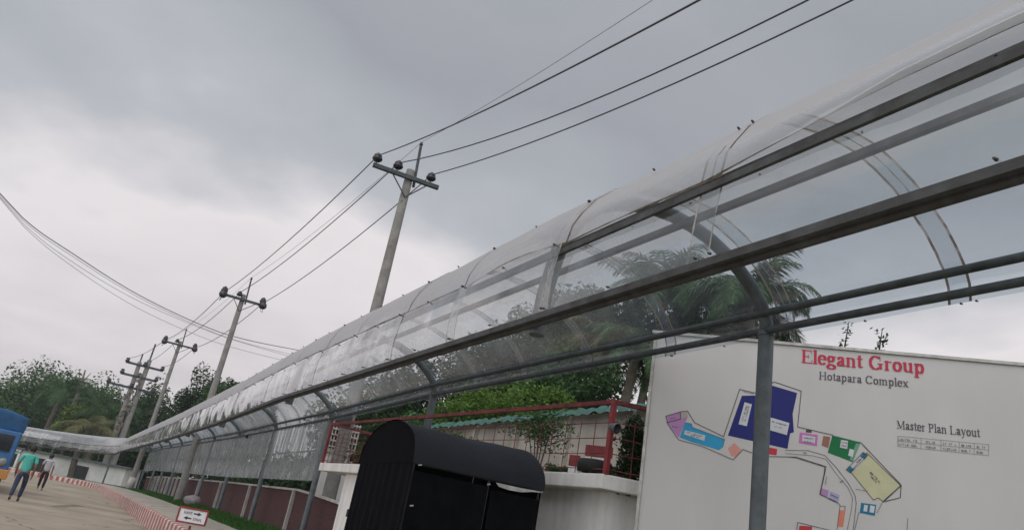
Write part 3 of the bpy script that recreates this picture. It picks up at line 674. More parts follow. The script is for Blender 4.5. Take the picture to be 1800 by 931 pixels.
# lettering
def arc(cx_, cy_, rx, ry, a0, a1, n=14): return [(cx_ + rx * math.cos(R(a0 + (a1 - a0) * i / n)), cy_ + ry * math.sin(R(a0 + (a1 - a0) * i / n))) for i in range(n + 1)]
def ser(x, y, h=.2): return ('t', [(x - h, y), (x + h, y)])
def flag(x, y): return ('t', [(x - .2, y - .06), (x, y)])
GL = {
 'l': (.46, [('k', [(.23, 0), (.23, 1.47)]), ser(.23, .02), flag(.23, 1.45)]),
 'E': (1.2, [('k', [(.28, 0), (.28, 1.4)]), ('t', [(.06, 1.38), (1.0, 1.38)]), ('t', [(.28, .72), (.76, .72)]), ('t', [(.06, .02), (1.06, .02)]), ('t', [(1.0, 1.4), (1.02, 1.08)]), ('t', [(.76, .88), (.76, .56)]), ('t', [(1.08, 0), (1.12, .34)])]),
 'e': (.9, [('k', arc(.46, .5, .32, .5, 2, 318, 18)), ('t', [(.16, .55), (.80, .55)])]),
 'g': (.98, [('k', arc(.44, .68, .25, .31, 0, 360, 16)), ('k', arc(.47, -.19, .36, .23, 0, 360, 16)), ('t', [(.3, .4), (.18, .22), (.3, .1), (.7, .05)]), ('t', [(.64, .9), (.92, .95)])]),
 'a': (.9, [('k', [(.2, .74), (.22, .88), (.4, .98), (.58, .92), (.63, .75), (.63, .14), (.72, .03)]), ('t', [(.72, .03), (.88, .1)]), ('k', [(.6, .58), (.3, .44), (.16, .25), (.22, .06), (.38, .02), (.6, .2)])]),
 'n': (1.06, [('k', [(.25, 0), (.25, .98)]), ('t', [(.25, .76), (.45, .95), (.6, .96)]), ('k', [(.6, .96), (.76, .85), (.79, .65), (.79, 0)]), ser(.25, .02, .18), ser(.79, .02, .18), flag(.25, .96)]),
 't': (.62, [('k', [(.3, 1.28), (.3, .2), (.38, .05)]), ('t', [(.38, .04), (.6, .12)]), ('t', [(.06, .96), (.58, .96)])]),
 'G': (1.5, [('k', arc(.68, .7, .5, .7, 48, 312, 22)), ('k', [(1.15, .62), (1.15, .1)]), ('t', [(.9, .62), (1.36, .62)]), ('t', [(1.02, .14), (1.15, .25)]), ('t', [(1.02, 1.22), (1.12, 1.4)]), ('t', [(1.12, 1.4), (1.12, .98)])]),
 'r': (.76, [('k', [(.25, 0), (.25, .98)]), ('t', [(.25, .72), (.42, .92)]), ('k', [(.42, .92), (.6, .9)]), ser(.25, .02), flag(.25, .96)]),
 'o': (.98, [('k', arc(.49, .49, .32, .48, 0, 360, 20))]),
 'u': (1.06, [('k', [(.24, .98), (.24, .3), (.32, .08)]), ('t', [(.32, .06), (.5, .03), (.74, .22)]), ('k', [(.78, .98), (.78, 0)]), flag(.24, .96), flag(.78, .96), ('t', [(.78, .02), (.98, .02)])]),
 'p': (1.04, [('k', [(.26, .98), (.26, -.45)]), ('k', arc(.55, .49, .28, .48, -150, 150, 18)), ser(.26, -.43), flag(.26, .96)]),
 'H': (1.46, [('k', [(.3, 0), (.3, 1.4)]), ('k', [(1.16, 0), (1.16, 1.4)]), ('t', [(.3, .72), (1.16, .72)]), ser(.3, .02), ser(.3, 1.38), ser(1.16, .02), ser(1.16, 1.38)]),
 'C': (1.32, [('k', arc(.68, .7, .52, .7, 42, 318, 22)), ('t', [(1.14, 1.4), (1.14, .95)])]),
 'm': (1.6, [('k', [(.25, 0), (.25, .98)]), ('t', [(.25, .76), (.45, .95), (.58, .96)]), ('k', [(.58, .96), (.72, .85), (.75, .65), (.75, 0)]), ('t', [(.75, .76), (.98, .95), (1.1, .96)]), ('k', [(1.1, .96), (1.25, .85), (1.28, .65), (1.28, 0)]), ser(.25, .02, .17), ser(.75, .02, .17), ser(1.28, .02, .17), flag(.25, .96)]),
 'x': (1.0, [('k', [(.2, .96), (.78, .02)]), ('t', [(.8, .96), (.2, .02)]), ser(.2, .96, .16), ser(.8, .96, .16), ser(.2, .02, .16), ser(.8, .02, .16)]),
 'M': (1.75, [('t', [(.28, .02), (.28, 1.38)]), ('k', [(.28, 1.38), (.84, .1)]), ('t', [(.84, .1), (1.42, 1.38)]), ('k', [(1.45, 1.38), (1.45, 0)]), ser(.26, .02), ser(.26, 1.38, .14), ser(1.45, .02), ser(1.45, 1.38)]),
 's': (.78, [('k', [(.6, .78), (.52, .93), (.36, .97), (.22, .84), (.24, .66), (.56, .38), (.6, .2), (.46, .04), (.3, .02), (.16, .2)]), ('t', [(.62, .97), (.62, .72)]), ('t', [(.14, .02), (.14, .26)])]),
 'P': (1.16, [('k', [(.3, 0), (.3, 1.4)]), ('t', [(.3, 1.38), (.62, 1.38)]), ('k', [(.62, 1.38), (.88, 1.26), (.92, 1.04), (.86, .8), (.62, .68)]), ('t', [(.62, .68), (.3, .68)]), ser(.3, .02), ser(.24, 1.38)]),
 'L': (1.24, [('k', [(.3, 0), (.3, 1.4)]), ser(.3, 1.38), ('t', [(.08, .02), (1.04, .02)]), ('t', [(1.06, 0), (1.12, .38)])]),
 'y': (.98, [('k', [(.2, .96), (.54, .06)]), ('t', [(.82, .96), (.46, -.22), (.34, -.42)]), ('k', [(.3, -.42), (.2, -.4)]), ser(.2, .96, .16), ser(.82, .96, .15)]),
}
def text(name, s, a, c, caph, wk, m):
    """broad-nib serif lettering between two pixels of the board"""
    a = onb(*a); c = onb(*c); dx, dy = c[0] - a[0], c[1] - a[1]; ln = math.hypot(dx, dy); ex, ey = dx / ln, dy / ln; nx, ny = ey, -ex
    tot = sum(.55 if ch == ' ' else GL[ch][0] for ch in s); kx = ln / tot; ky = caph / 1.4
    b = MB(); x = 0; d = .004; th = .05
    def pt(X, Y, d): return bp_(a[0] + ex * X * kx + nx * Y * ky, a[1] + ey * X * kx + ny * Y * ky, d)
    for ch in s:
        if ch == ' ':
            x += .55; b.build(name, m, bd); b = MB(); continue
        adv, st = GL[ch]
        for kind, pl in st:
            w2 = (wk if kind == 'k' else .06) / 2
            for p, q in zip(pl, pl[1:]):
                if p[0] > q[0]: p, q = q, p
                if q[1] >= p[1]: hexa = [(p[0] - w2, p[1] - th), (p[0] + w2, p[1] - th), (q[0] + w2, q[1] - th), (q[0] + w2, q[1] + th), (q[0] - w2, q[1] + th), (p[0] - w2, p[1] + th)]
                else: hexa = [(p[0] - w2, p[1] - th), (q[0] - w2, q[1] - th), (q[0] + w2, q[1] - th), (q[0] + w2, q[1] + th), (p[0] + w2, p[1] + th), (p[0] - w2, p[1] + th)]
                d += .000012; b.add([pt(x + X, Y, d) for X, Y in hexa], [tuple(range(6))])
        x += adv
    return b.build(name, m, bd)
text('lettering', 'Elegant Group', (1408, 636.5), (1626, 656.5), .142, .27, inkc('crimson', 158, 42, 60))
text('lettering', 'Hotapara Complex', (1439, 666), (1597, 680), .082, .19, inkc('dark_text', 66, 64, 68))
text('lettering', 'Master Plan Layout', (1576, 752.5), (1723, 767.5), .082, .19, inkc('dark_text2', 62, 62, 70))

# ------------------------------------------------------------------ gate planter with red railing
GR_, GL_ = PA(9.72, 8.45, 0), PA(-11.75, 16.35, 0)
gd = Vector((GL_.x - GR_.x, GL_.y - GR_.y, 0)); glen = gd.length; gd.normalize(); gout = Vector((gd.y, -gd.x, 0))
if gout.dot(GR_) > 0: gout = -gout           # towards camera
GRR = PA(12.9, 8.62, 0); g2 = (GRR - GR_).normalized(); g2 = Vector((g2.x, g2.y, 0)).normalized()
ZL = CH + .915; ZR_ = CH + 1.755
gt = thing('gate_planter', 'white plastered gate wall with a jutting white ledge carrying the planter', 'gate wall', (GR_.x, GR_.y, .42))
def prism(b, pts, z0, z1, mi=0):
    n = len(pts); vs = [(p.x, p.y, z0) for p in pts] + [(p.x, p.y, z1) for p in pts]
    b.add(vs, [tuple(range(n))[::-1], tuple(range(n, 2 * n))] + [(i, (i + 1) % n, (i + 1) % n + n, i + n) for i in range(n)], mi)
back = -gout * 1.5
A = GR_; Bc = GL_; Cc = GL_ + back; Dc = A + g2 * 3.0; Ec = A + g2 * 3.0 + Vector((0, 2.0, 0))
b = MB(); prism(b, [A + gout * .0, Bc, Cc, Ec, Dc], ZL - .165, ZL); b.build('ledge', WHITE, gt, .012)
ins = .22
A2 = A - gout * ins + gd * .12; wl = A - gout * ins + gd * (glen - 1.15)
b = MB(); prism(b, [A2, wl, wl + back * .2, A2 + back * .2 + g2 * .2], .3, ZL - .165); b.build('front_wall', WHITE, gt)
D2 = A2 + g2 * 3.0; b = MB(); prism(b, [A2 + g2 * .003, A2 + g2 * 3.0, A2 + g2 * 3.0 + Vector((0, .3, 0)), A2 + Vector((.15, .35, 0))], .302, ZL - .167); b.build('side_wall', WHITE, gt)
b = MB(); pp = wl + gout * .04 + gd * .02
prism(b, [pp, pp - gd * .75, pp - gd * .75 + gout * -.4, pp - gout * .4], .31, ZL - .168); b.build('pillar', WHITE, gt, .01)
for z in (ZL - .9, ZL - 1.3):
    b = MB(); b.box(pp - gd * .74 + gout * .05 + Vector((0, 0, z)), (.09, .09, .14)); b.build('hinge', BLACK, gt)
b = MB(); prism(b, [A - gout * .1 + g2 * .1, Bc - gout * .1 - gd * .1, Cc + gout * .1 - gd * .1, Ec - g2 * .1], ZL + .002, ZL + .03); b.build('soil', mat('soil', (.05, .035, .025), .95, .3, 8), gt)
rl = thing('railing', 'red painted steel railing with square mesh panels standing on the white ledge', 'railing', (GR_.x, GR_.y, ZL))
def at(o, v, t, z): return Vector((o.x + v.x * t, o.y + v.y * t, z))
rA = A - gout * .05; nb = 4
def rail_run(o, v, ln, npost, first=True, th=.022):
    b = MB(); b.bar(at(o, v, -.02, ZR_), at(o, v, ln, ZR_), .05, .05); b.build('top_rail', RUST, rl)
    b = MB(); rq = random.Random(int(ln * 10))
    m_ = int(ln / .27)
    for i in range(m_ + 1):
        t_ = ln * i / m_ + rq.uniform(-.01, .01); b.tube([at(o, v, t_, ZL), at(o, v, t_ + rq.uniform(-.012, .012), ZR_ - .2)], .0055, 5)
    for z in (.06, .24, .42, .6):
        b.tube([at(o, v, ln * i / 12, ZL + z + rq.uniform(-.006, .006)) for i in range(13)], .0055, 5)
    b.build('mesh_panel', RUST, rl)
rail_run(rA, gd, glen, 4); rail_run(rA, g2, 2.9, 2); rail_run(Bc - gout * .05, -gout, 1.45, 2)
for o_, v_, t_ in ((rA, gd, 0), (rA, gd, glen * .62), (rA, gd, glen), (rA, g2, 2.9), (Bc, -gout, 1.5)):
    b = MB(); b.box(at(o_, v_, t_, (ZL + ZR_) / 2 + .015), (.055, .055, ZR_ - ZL + .03), math.atan2(v_.y, v_.x)); b.build('post', RED, rl)
# floodlight on corner post
fl = thing('floodlight', 'small round grey lamp clamped to the red corner post of the railing', 'lamp', at(rA, gd, 0, ZL + .52))
b = MB(); c_ = at(rA, gd, 0, ZL + .53) + Vector((-.03, -.09, 0)); b.lathe(c_, [(0, 0), (.035, 0), (.05, .05), (.065, .12), (.06, .13)], 14, axis=Vector((.5, -.75, -.2)).normalized()); b.build('housing', STEEL_L, fl)
b = MB(); ax_ = Vector((.5, -.75, -.2)).normalized(); b.lathe(c_ + ax_ * .11, [(.06, 0), (.03, -.03), (0, -.03)], 14, axis=ax_); b.build('lens', BLACK, fl)

# ------------------------------------------------------------------ black fabric tunnel
TE = 1.5 + .60
E1 = PA(-4.86, 7.6, 0); E2 = PA(5.28, 8.27, 0)
tl = (E2 - E1); LN = tl.length; tl.normalize(); tb = Vector((-tl.y, tl.x, 0)); TWD = 1.85; RISE = .49
tn = thing('fabric_tunnel', 'black fabric covered booth with a barrel roof and pleated curtain walls', 'booth', (E1.x, E1.y, .42))
b = MB(); g = []
nn = 22
for i in range(17):
    u = i / 16; row = []
    for j in range(nn + 1):
        a = PI * j / nn; wob = .022 * nse(u * 3.2, j * .35, 2) + .008 * nse(u * 9, j * .8, 5); sagm = -.028 * math.sin(u * PI) ** 2
        rr_ = 1 + wob / TWD
        y = TWD / 2 - (TWD / 2 + .03) * math.cos(a) * rr_; z = TE + (RISE + wob + sagm) * (math.sin(a) ** .86)
        p = E1 + tl * (u * (LN + .04) - .02) + tb * y; row.append(Vector((p.x, p.y, z)))
    g.append(row)
b.sheet(g); b.build('roof_cover', BLACKR, tn)
b = MB()
for u in (0, 1):
    c0 = E1 + tl * (u * (LN + .02) - .01); vs = []
    for j in range(nn + 1):
        a = PI * j / nn; p = c0 + tb * (TWD / 2 - TWD / 2 * math.cos(a)); vs.append(Vector((p.x, p.y, TE - .0 + RISE * .985 * math.sin(a) ** .86)))
    b.add(vs, [tuple(range(len(vs)))])
b.build('end_panel', BLACKC, tn)
def curtain(o, v, ln, z1, z0=.42, amp=.022, name='curtain', seed=0, top=0.):
    b = MB(); g = []; n = int(ln / .018); rq = random.Random(seed); ph = 0; out = Vector((v.y, -v.x, 0))
    if out.dot(o) > 0: out = -out
    for i in range(n + 1):
        t_ = ln * i / n; ph += rq.uniform(.5, 1.3); ww = amp * math.sin(ph * .55) + .012 * nse(t_ * 3, seed)
        col_ = []
        for k_ in range(7):
            f = k_ / 6; col_.append(at(o, v, t_, z1 + (z0 - z1) * f) + out * (ww * (.15 + .85 * f) + .05 * f * nse(t_ * 1.2, f * 2, seed)))
        g.append(col_)
    b.sheet(g); return b.build(name, BLACKC, tn)
curtain(E1 - Vector((0, 0, 0)), tb, TWD, TE + .01, seed=1)
curtain(E1 + tl * .02, tl, LN * .56, TE - .075, seed=2)
curtain(E1 + tl * (LN * .60), tl, LN * .40, TE - .10, seed=3)
curtain(E2, tb, TWD, TE, seed=5)
curtain(E1 + tb * TWD, tl, LN, TE, seed=6)
b = MB()
for u, v_ in ((.02, .03), (LN * .58, .03), (LN - .02, .03), (.02, TWD - .03), (LN - .02, TWD - .03)):
    p = E1 + tl * u + tb * v_; b = MB(); b.tube([(p.x, p.y, .42), (p.x, p.y, TE + .01)], .014, 6); b.build('tent_pole', BLACK, tn)
b = MB()
b.tube([E1 + tb * .03 + Vector((0, 0, TE)), E1 + tl * LN + tb * .03 + Vector((0, 0, TE))], .014, 6)
b.build('frame', BLACK, tn)
b = MB(); EDG = mat('pale_hem', (.35, .34, .32), .7, .3, 9)
o0 = E1 - tb * .035
def hem(pts, wd):
    g = [[at(o0, tl, u, TE + z), at(o0, tl, u, TE + z - wd * k_)] for (u, z), k_ in pts]
    return g
b.sheet(hem([((.96, -.02), .2), ((1.0, -.02), 1.5), ((1.12, -.02), 2.0), ((1.28, -.02), 1.8), ((1.42, -.015), .8), ((LN, -.01), .5)], .024))
b.build('pale_hem', EDG, tn)
b = MB()
for u, z in ((.04, -.02), (.04, -.42), (.0, -.9), (.85, -.06)): 
    p = at(E1 - tb * .05, tl, u, TE + z); b.tube([p, p + tl * .035 + Vector((0, 0, .008))], .007, 5)
b.build('clip', mat('clip_grey', (.4, .4, .4), .5), tn)

# ------------------------------------------------------------------ wall behind the planter
WLa, WLb = PA(-4.5, 20.2, 0), PA(9.6, 13.2, 0); wv = (WLb - WLa).normalized(); WLc = WLb + wv * 6
wt = thing('boundary_wall', 'pale rendered wall topped with wavy green plastic roofing behind the railing', 'wall', (WLb.x, WLb.y, .4))
zt = CH + 2.52
BEI = mat('wall_render', (.40, .36, .31), .9, .16, 1.2, .2, 25, col2=(.27, .24, .2))
wn = Vector((-wv.y, wv.x, 0))
b = MB(); prism(b, [WLa, WLc, WLc + wn * .2, WLa + wn * .2], .3, zt); b.build('render', BEI, wt)
b = MB(); g = []
lnw = (WLc - WLa).length
for i in range(200):
    t_ = lnw * i / 199; g.append([at(WLa, wv, t_, zt - .06 + .018 * math.sin(i * 1.3) + .06 * nse(i * .2, 3) + .17 * k_) - wn * (.24 - .2 * k_) for k_ in (0, .33, .66, 1)])
b.sheet(g); b.build('roofing_strip', mat('green_plastic', (.022, .085, .066), .6, .4, 3, col2=(.012, .035, .03)), wt)
b = MB()
for i in range(9):
    p = at(WLa, wv, 1.2 + i * 1.9, 0) - wn * .045; b.box((p.x, p.y, (zt + .3) / 2), (.14, .08, zt - .35), math.atan2(wv.y, wv.x))
b.build('pier', BEI, wt)
# red-white items standing on the ledge
def ledgebox(px, d_, wd, hh, zc, lab, m):
    p = P(px, 800, d_); b = MB(); t0 = thing('sign_panel', lab, 'panel', (p.x, p.y, zc - hh / 2), 'red panels behind the railing')
    b.box((p.x, p.y, zc), (wd, .05, hh), R(-30)); b.build('red_band', m, t0, .004)
    b = MB(); b.box((p.x, p.y, zc - hh / 2 - .09), (wd * .96, .04, .16), R(-30)); b.build('white_band', WHITE, t0, .004)
    b = MB(); b.bar((p.x, p.y, ZL - .0), (p.x, p.y, zc - hh / 2 - .17), .03, .03); b.build('stand', RUST, t0)
ledgebox(1052, 9.35, .36, .14, ZL + .36, 'wide red and white panel beside the corner post of the railing', RED)
ledgebox(905, 10.2, .50, .15, ZL + .18, 'low red and white panel on the ledge above the black booth', RED)
ledgebox(1011, 9.7, .14, .14, ZL + .24, 'narrow red and white panel between the two wider ones', RED)
ty = P(1046, 815, 8.85); b = MB(); c_ = Vector((ty.x, ty.y, ZL + .035))
b.lathe(c_, [(.10, 0), (.19, 0), (.215, .04), (.215, .10), (.19, .14), (.12, .15), (.10, .12), (.10, 0)], 26)
tag(b.build('old_tyre', mat('tyre_rubber', (.012, .012, .012), .8, .3)), 'black tyre lying on the ledge at the foot of the corner post', 'tyre')
# ------------------------------------------------------------------ foliage builders
def leaf_cloud(b, c, rad, n, size, rq, clumps=26, mi=0, flat=1.0, spread=.34):
    cs = []
    for _ in range(clumps):
        while True:
            v = Vector((rq.uniform(-1, 1), rq.uniform(-1, 1), rq.uniform(-1, 1)))
            if .25 < v.length < 1: break
        v *= rq.uniform(.75, 1.08); cs.append((Vector((c[0] + v.x * rad[0], c[1] + v.y * rad[1], c[2] + v.z * rad[2])), rq.uniform(.55, 1.25)))
    for i in range(n):
        cc, k_ = cs[int(rq.random() * len(cs))]; s_ = spread * k_
        v = Vector((rq.gauss(0, 1), rq.gauss(0, 1), rq.gauss(0, .75))); 
        if v.length > 1.6: v *= 1.6 / v.length
        p = cc + Vector((v.x * rad[0] * s_, v.y * rad[1] * s_, v.z * rad[2] * s_))
        a = Vector((rq.uniform(-1, 1), rq.uniform(-1, 1), rq.uniform(-.7, .7))).normalized(); d = a.cross(Vector((rq.uniform(-1, 1), rq.uniform(-1, 1), rq.uniform(-1, 1)))).normalized()
        L_ = size * rq.uniform(.6, 1.35); wd = L_ * .42
        b.add([p - a * L_ * .5, p + d * wd * .5, p + a * L_ * .5, p - d * wd * .5], [(0, 1, 2, 3)], mi)
    return cs
def tree(name, lab, base, h, rad, n, size, m, seed, group=None, trunk_r=.2, cz=None, clumps=26, cat='tree', spread=.34, lean=0.):
    rq = random.Random(seed); t = thing(name, lab, cat, base, group)
    cz = cz or (base.z + h - rad[2]); c = Vector((base.x + lean, base.y, cz))
    b = MB(); cs = leaf_cloud(b, c, rad, n, size, rq, clumps, spread=spread); b.build('crown', m, t)
    b = MB(); mid = base.lerp(c, .55) + Vector((rq.uniform(-.3, .3), rq.uniform(-.3, .3), 0))
    b.tube([base - Vector((0, 0, .2)), base.lerp(mid, .5), mid, c + Vector((0, 0, rad[2] * .35))], [trunk_r * 1.25, trunk_r, trunk_r * .8, trunk_r * .2], 8)
    for cc, k_ in cs[:10]:
        q = mid.lerp(c, rq.uniform(-.2, .8)); b.tube([q, q.lerp(cc, .5) + Vector((0, 0, rad[2] * .08)), cc], [trunk_r * .4, trunk_r * .22, trunk_r * .07], 5)
    b.build('trunk', BARK, t); return t
LF_D = leafmat('foliage_dark', (.034, .066, .024), (.018, .036, .013), .6)
LF_M = leafmat('foliage_mid', (.06, .12, .042), (.032, .066, .022), .5)
LF_L = leafmat('foliage_light', (.085, .145, .055), (.045, .085, .03), .5)
LF_B = leafmat('foliage_bright', (.12, .21, .035), (.03, .065, .013), 1.8)
LF_Y = leafmat('foliage_yellow', (.12, .17, .04), (.05, .08, .022), .8)
LF_O = leafmat('foliage_olive', (.10, .105, .04), (.05, .05, .025), 1.5)
PALMM = leafmat('palm_fronds', (.06, .115, .042), (.032, .065, .025), .8)
PALMY = leafmat('palm_fronds_yellowing', (.17, .16, .075), (.09, .10, .045), .8)
TG = 'trees beyond the canopy'
def tpx(name, lab, px, pytop, d, rpx, hr, n, size, m, seed, group=TG, **k_):
    top = P(px, pytop, d) - Vector((0, 0, .42 * hr)); gz = -.02; r_ = rpx / FPX * d * 1.05
    base = Vector((top.x, top.y, gz)); return tree(name, lab, base, top.z - gz, (r_, r_, hr), n, size, m, seed, group, **k_)
FG = 'trees on the far treeline'
far = [(5, 628, 105, 48, 5.5, LF_M, 'half cut by the left edge of the picture'), (62, 634, 110, 44, 6, LF_L, 'rising straight above the blue truck'), (100, 628, 112, 42, 6, LF_M, 'tallest rounded crown left of the bare leaning trunk'),
       (140, 645, 108, 34, 5.5, LF_M, 'right behind the top of the bare leaning trunk'), (172, 650, 112, 36, 5.5, LF_L, 'just right of the bare leaning trunk'), (208, 660, 108, 36, 5.5, LF_M, 'left of the twin power pole'),
       (248, 668, 98, 34, 6, LF_D, 'right behind the twin power pole'), (285, 668, 92, 32, 6, LF_D, 'between the twin pole and third pole'), (322, 664, 88, 34, 6, LF_D, 'right of the third power pole')]
for i, (px, py, d, rp, hr, m, where) in enumerate(far):
    tpx('broadleaf_tree', 'broad leafy tree ' + where, px, py - 13, d, rp * 1.1, hr * 1.1, 15000, .42, m, 40 + i, FG, clumps=34, trunk_r=.3, spread=.3)
und = [(20, 706, 80, 48, LF_D, 'dark bushy tree at the left edge beneath the taller crowns'), (98, 704, 78, 40, LF_D, 'dark bushy tree left of the yellow-green tree'), (172, 712, 78, 42, LF_M, 'dark bushy tree behind the yellow-green crown'), (228, 712, 80, 40, LF_D, 'dark bushy tree at the foot of the twin pole'), (290, 716, 76, 44, LF_D, 'dark bushy tree at the foot of the third pole'), (62, 745, 74, 40, LF_D, 'low dark bush just right of the blue truck'), (140, 748, 72, 44, LF_D, 'low dark bush above the middle of the far canopy'), (345, 710, 70, 42, LF_D, 'dark bushy tree left of the second pole'), (415, 690, 62, 60, LF_D, 'dark bushy tree behind the second pole foot')]
for i, (px, py, d, rp, m, lab) in enumerate(und):
    tpx('bushy_tree', lab, px, py, d + 16, rp, 3.8, 8500, .36, m, 80 + i, 'dark undergrowth trees', clumps=26, trunk_r=.2, spread=.36)
tpx('yellow_green_tree', 'yellow-green tree in front of the dark treeline', 143, 702, 84, 17, 1.7, 3600, .34, LF_Y, 120, None, clumps=16)
mids = [(372, 634, 64, 28, LF_D, 'upright leafy tree left of the second power pole top shaft'), (404, 640, 60, 30, LF_M, 'leafy tree directly behind the second power pole'), (440, 640, 56, 30, LF_D, 'leafy tree just right of the second power pole'), (474, 644, 52, 26, LF_M, 'leafy tree with a low crown above the canopy roof'), (497, 632, 50, 15, LF_D, 'slim treetop where the roof meets the treeline')]
for i, (px, py, d, rp, m, lab) in enumerate(mids):
    tpx('leafy_tree', lab, px, py, d, rp, 2.6, 9000, .24, m, 140 + i, clumps=30, trunk_r=.2, spread=.27)
# bare leaning trunk
bt = P(118, 738, 90); tp_ = P(150, 650, 90); b = MB(); b.tube([bt - Vector((.5, 0, 2.5)), bt, bt.lerp(tp_, .5) + Vector((.15, 0, 0)), tp_], [.3, .26, .2, .08], 8)
b.tube([bt.lerp(tp_, .55), P(140, 662, 90)], [.12, .04], 5); b.tube([bt.lerp(tp_, .7), P(160, 655, 90)], [.1, .03], 5)
tag(b.build('bare_tree', mat('pale_bark', (.22, .19, .15), .9, .3, 4)), 'bare pale leaning tree trunk standing out against the dark treeline', 'tree')
b = MB(); rq = random.Random(77)
for i in range(26):
    s = 13 + i * 1.8; q = W(s, 5.5 + rq.uniform(-1, 1), 0); leaf_cloud(b, (q.x, q.y, 1.75), (1.6, 1.6, 1.9), 2600, .34, rq, 18, spread=.42)
o = b.build('hedge', LF_D); tag(o, 'dark overgrown thicket behind the red brick wall and clear screens', 'thicket'); o['kind'] = 'stuff'
# trees and shrubs right of centre, behind the canopy
right = [('leafy_tree', 'dark tree behind the milky roof above the end of the booth', 985, 486, 29, 90, 2.3, 9000, .20, LF_D, TG, 46, .3),
         ('leafy_tree', 'dark tree seen through the clear roof left of the palms', 1065, 470, 27, 72, 1.9, 7500, .19, LF_D, TG, 36, .28),
         ('leafy_tree', 'dark leafy tree under the roof edge beside the palm trunks', 1010, 585, 24, 85, 1.6, 7500, .17, LF_M, TG, 36, .3),
         ('leafy_tree', 'tall dark tree behind the left bend of the roof', 880, 560, 30, 85, 2.2, 7500, .2, LF_D, TG, 40, .3),
         ('leafy_tree', 'dark tree behind the roof left of the second arched post', 745, 610, 32, 90, 2.6, 8000, .22, LF_D, TG, 40, .3),
         ('leafy_tree', 'dark tree showing under the roof edge above the black box', 655, 640, 34, 75, 3., 7000, .24, LF_D, TG, 34, .3),
         ('shrub', 'bright green shrub under the roof edge right of the second arched post', 850, 660, 21.5, 72, .9, 8500, .125, LF_B, 'shrubs behind the pale wall', 38, .26),
         ('shrub', 'bright green shrub above the green roofing, below the dark trees', 950, 655, 20, 66, .8, 8000, .12, LF_B, 'shrubs behind the pale wall', 34, .26),
         ('shrub', 'green shrub in front of the second arched post', 780, 700, 21, 62, .9, 6500, .125, LF_M, 'shrubs behind the pale wall', 30, .3),
         ('shrub', 'dark green shrub between the pole box and booth', 700, 718, 22, 60, .8, 6000, .13, LF_D, 'shrubs behind the pale wall', 28, .3),
         ('leafy_tree', 'dark leafy tree behind the palm crowns at the board corner', 1190, 500, 25, 80, 1.9, 8500, .17, LF_D, TG, 34, .3),
         ('leafy_tree', 'dark leafy tree behind the first arched post', 1285, 512, 24, 66, 1.7, 7500, .17, LF_M, TG, 34, .3)]
for i, (nm, lab, px, py, d, rp, hr, n, sz, m, gp, cl_, sp_) in enumerate(right):
    if nm != 'shrub': n = int(n * 2.1)
    tpx(nm, lab, px, py, d, rp, hr, n, sz, m, 200 + i, gp, clumps=cl_, spread=sp_, trunk_r=.16, cat='shrub' if nm == 'shrub' else 'tree')
# sprigs behind the board
for i, (px, py) in enumerate(((1492, 566), (1551, 578))):
    rq = random.Random(300 + i); top = P(px, py, 9.6); base = Vector((top.x, top.y, 0)); t = thing('sapling', 'thin sprig of small dark leaves above the ' + ('first' if i == 0 else 'last') + ' word of the red heading', 'plant', base, 'sprigs above the board')
    b = MB(); b.tube([base, Vector((top.x + .05, top.y, top.z - 1)), Vector((top.x - .06, top.y, top.z - .4)), top], [.03, .02, .012, .004], 6); b.build('stem', BARK, t)
    b = MB()
    for k_ in range(80):
        f = rq.random(); p = Vector((top.x + rq.gauss(0, .035) + (-.1 if i == 0 else -.06) * f * 1.5, top.y + rq.gauss(0, .05), top.z - .62 * f)); a = Vector((rq.uniform(-1, 1), rq.uniform(-1, 1), rq.uniform(-1, 1))).normalized(); d = a.cross(Vector((0, .3, 1))).normalized()
        b.add([p - a * .028, p + d * .014, p + a * .028, p - d * .014], [(0, 1, 2, 3)])
    b.build('leaves', LF_D, t)
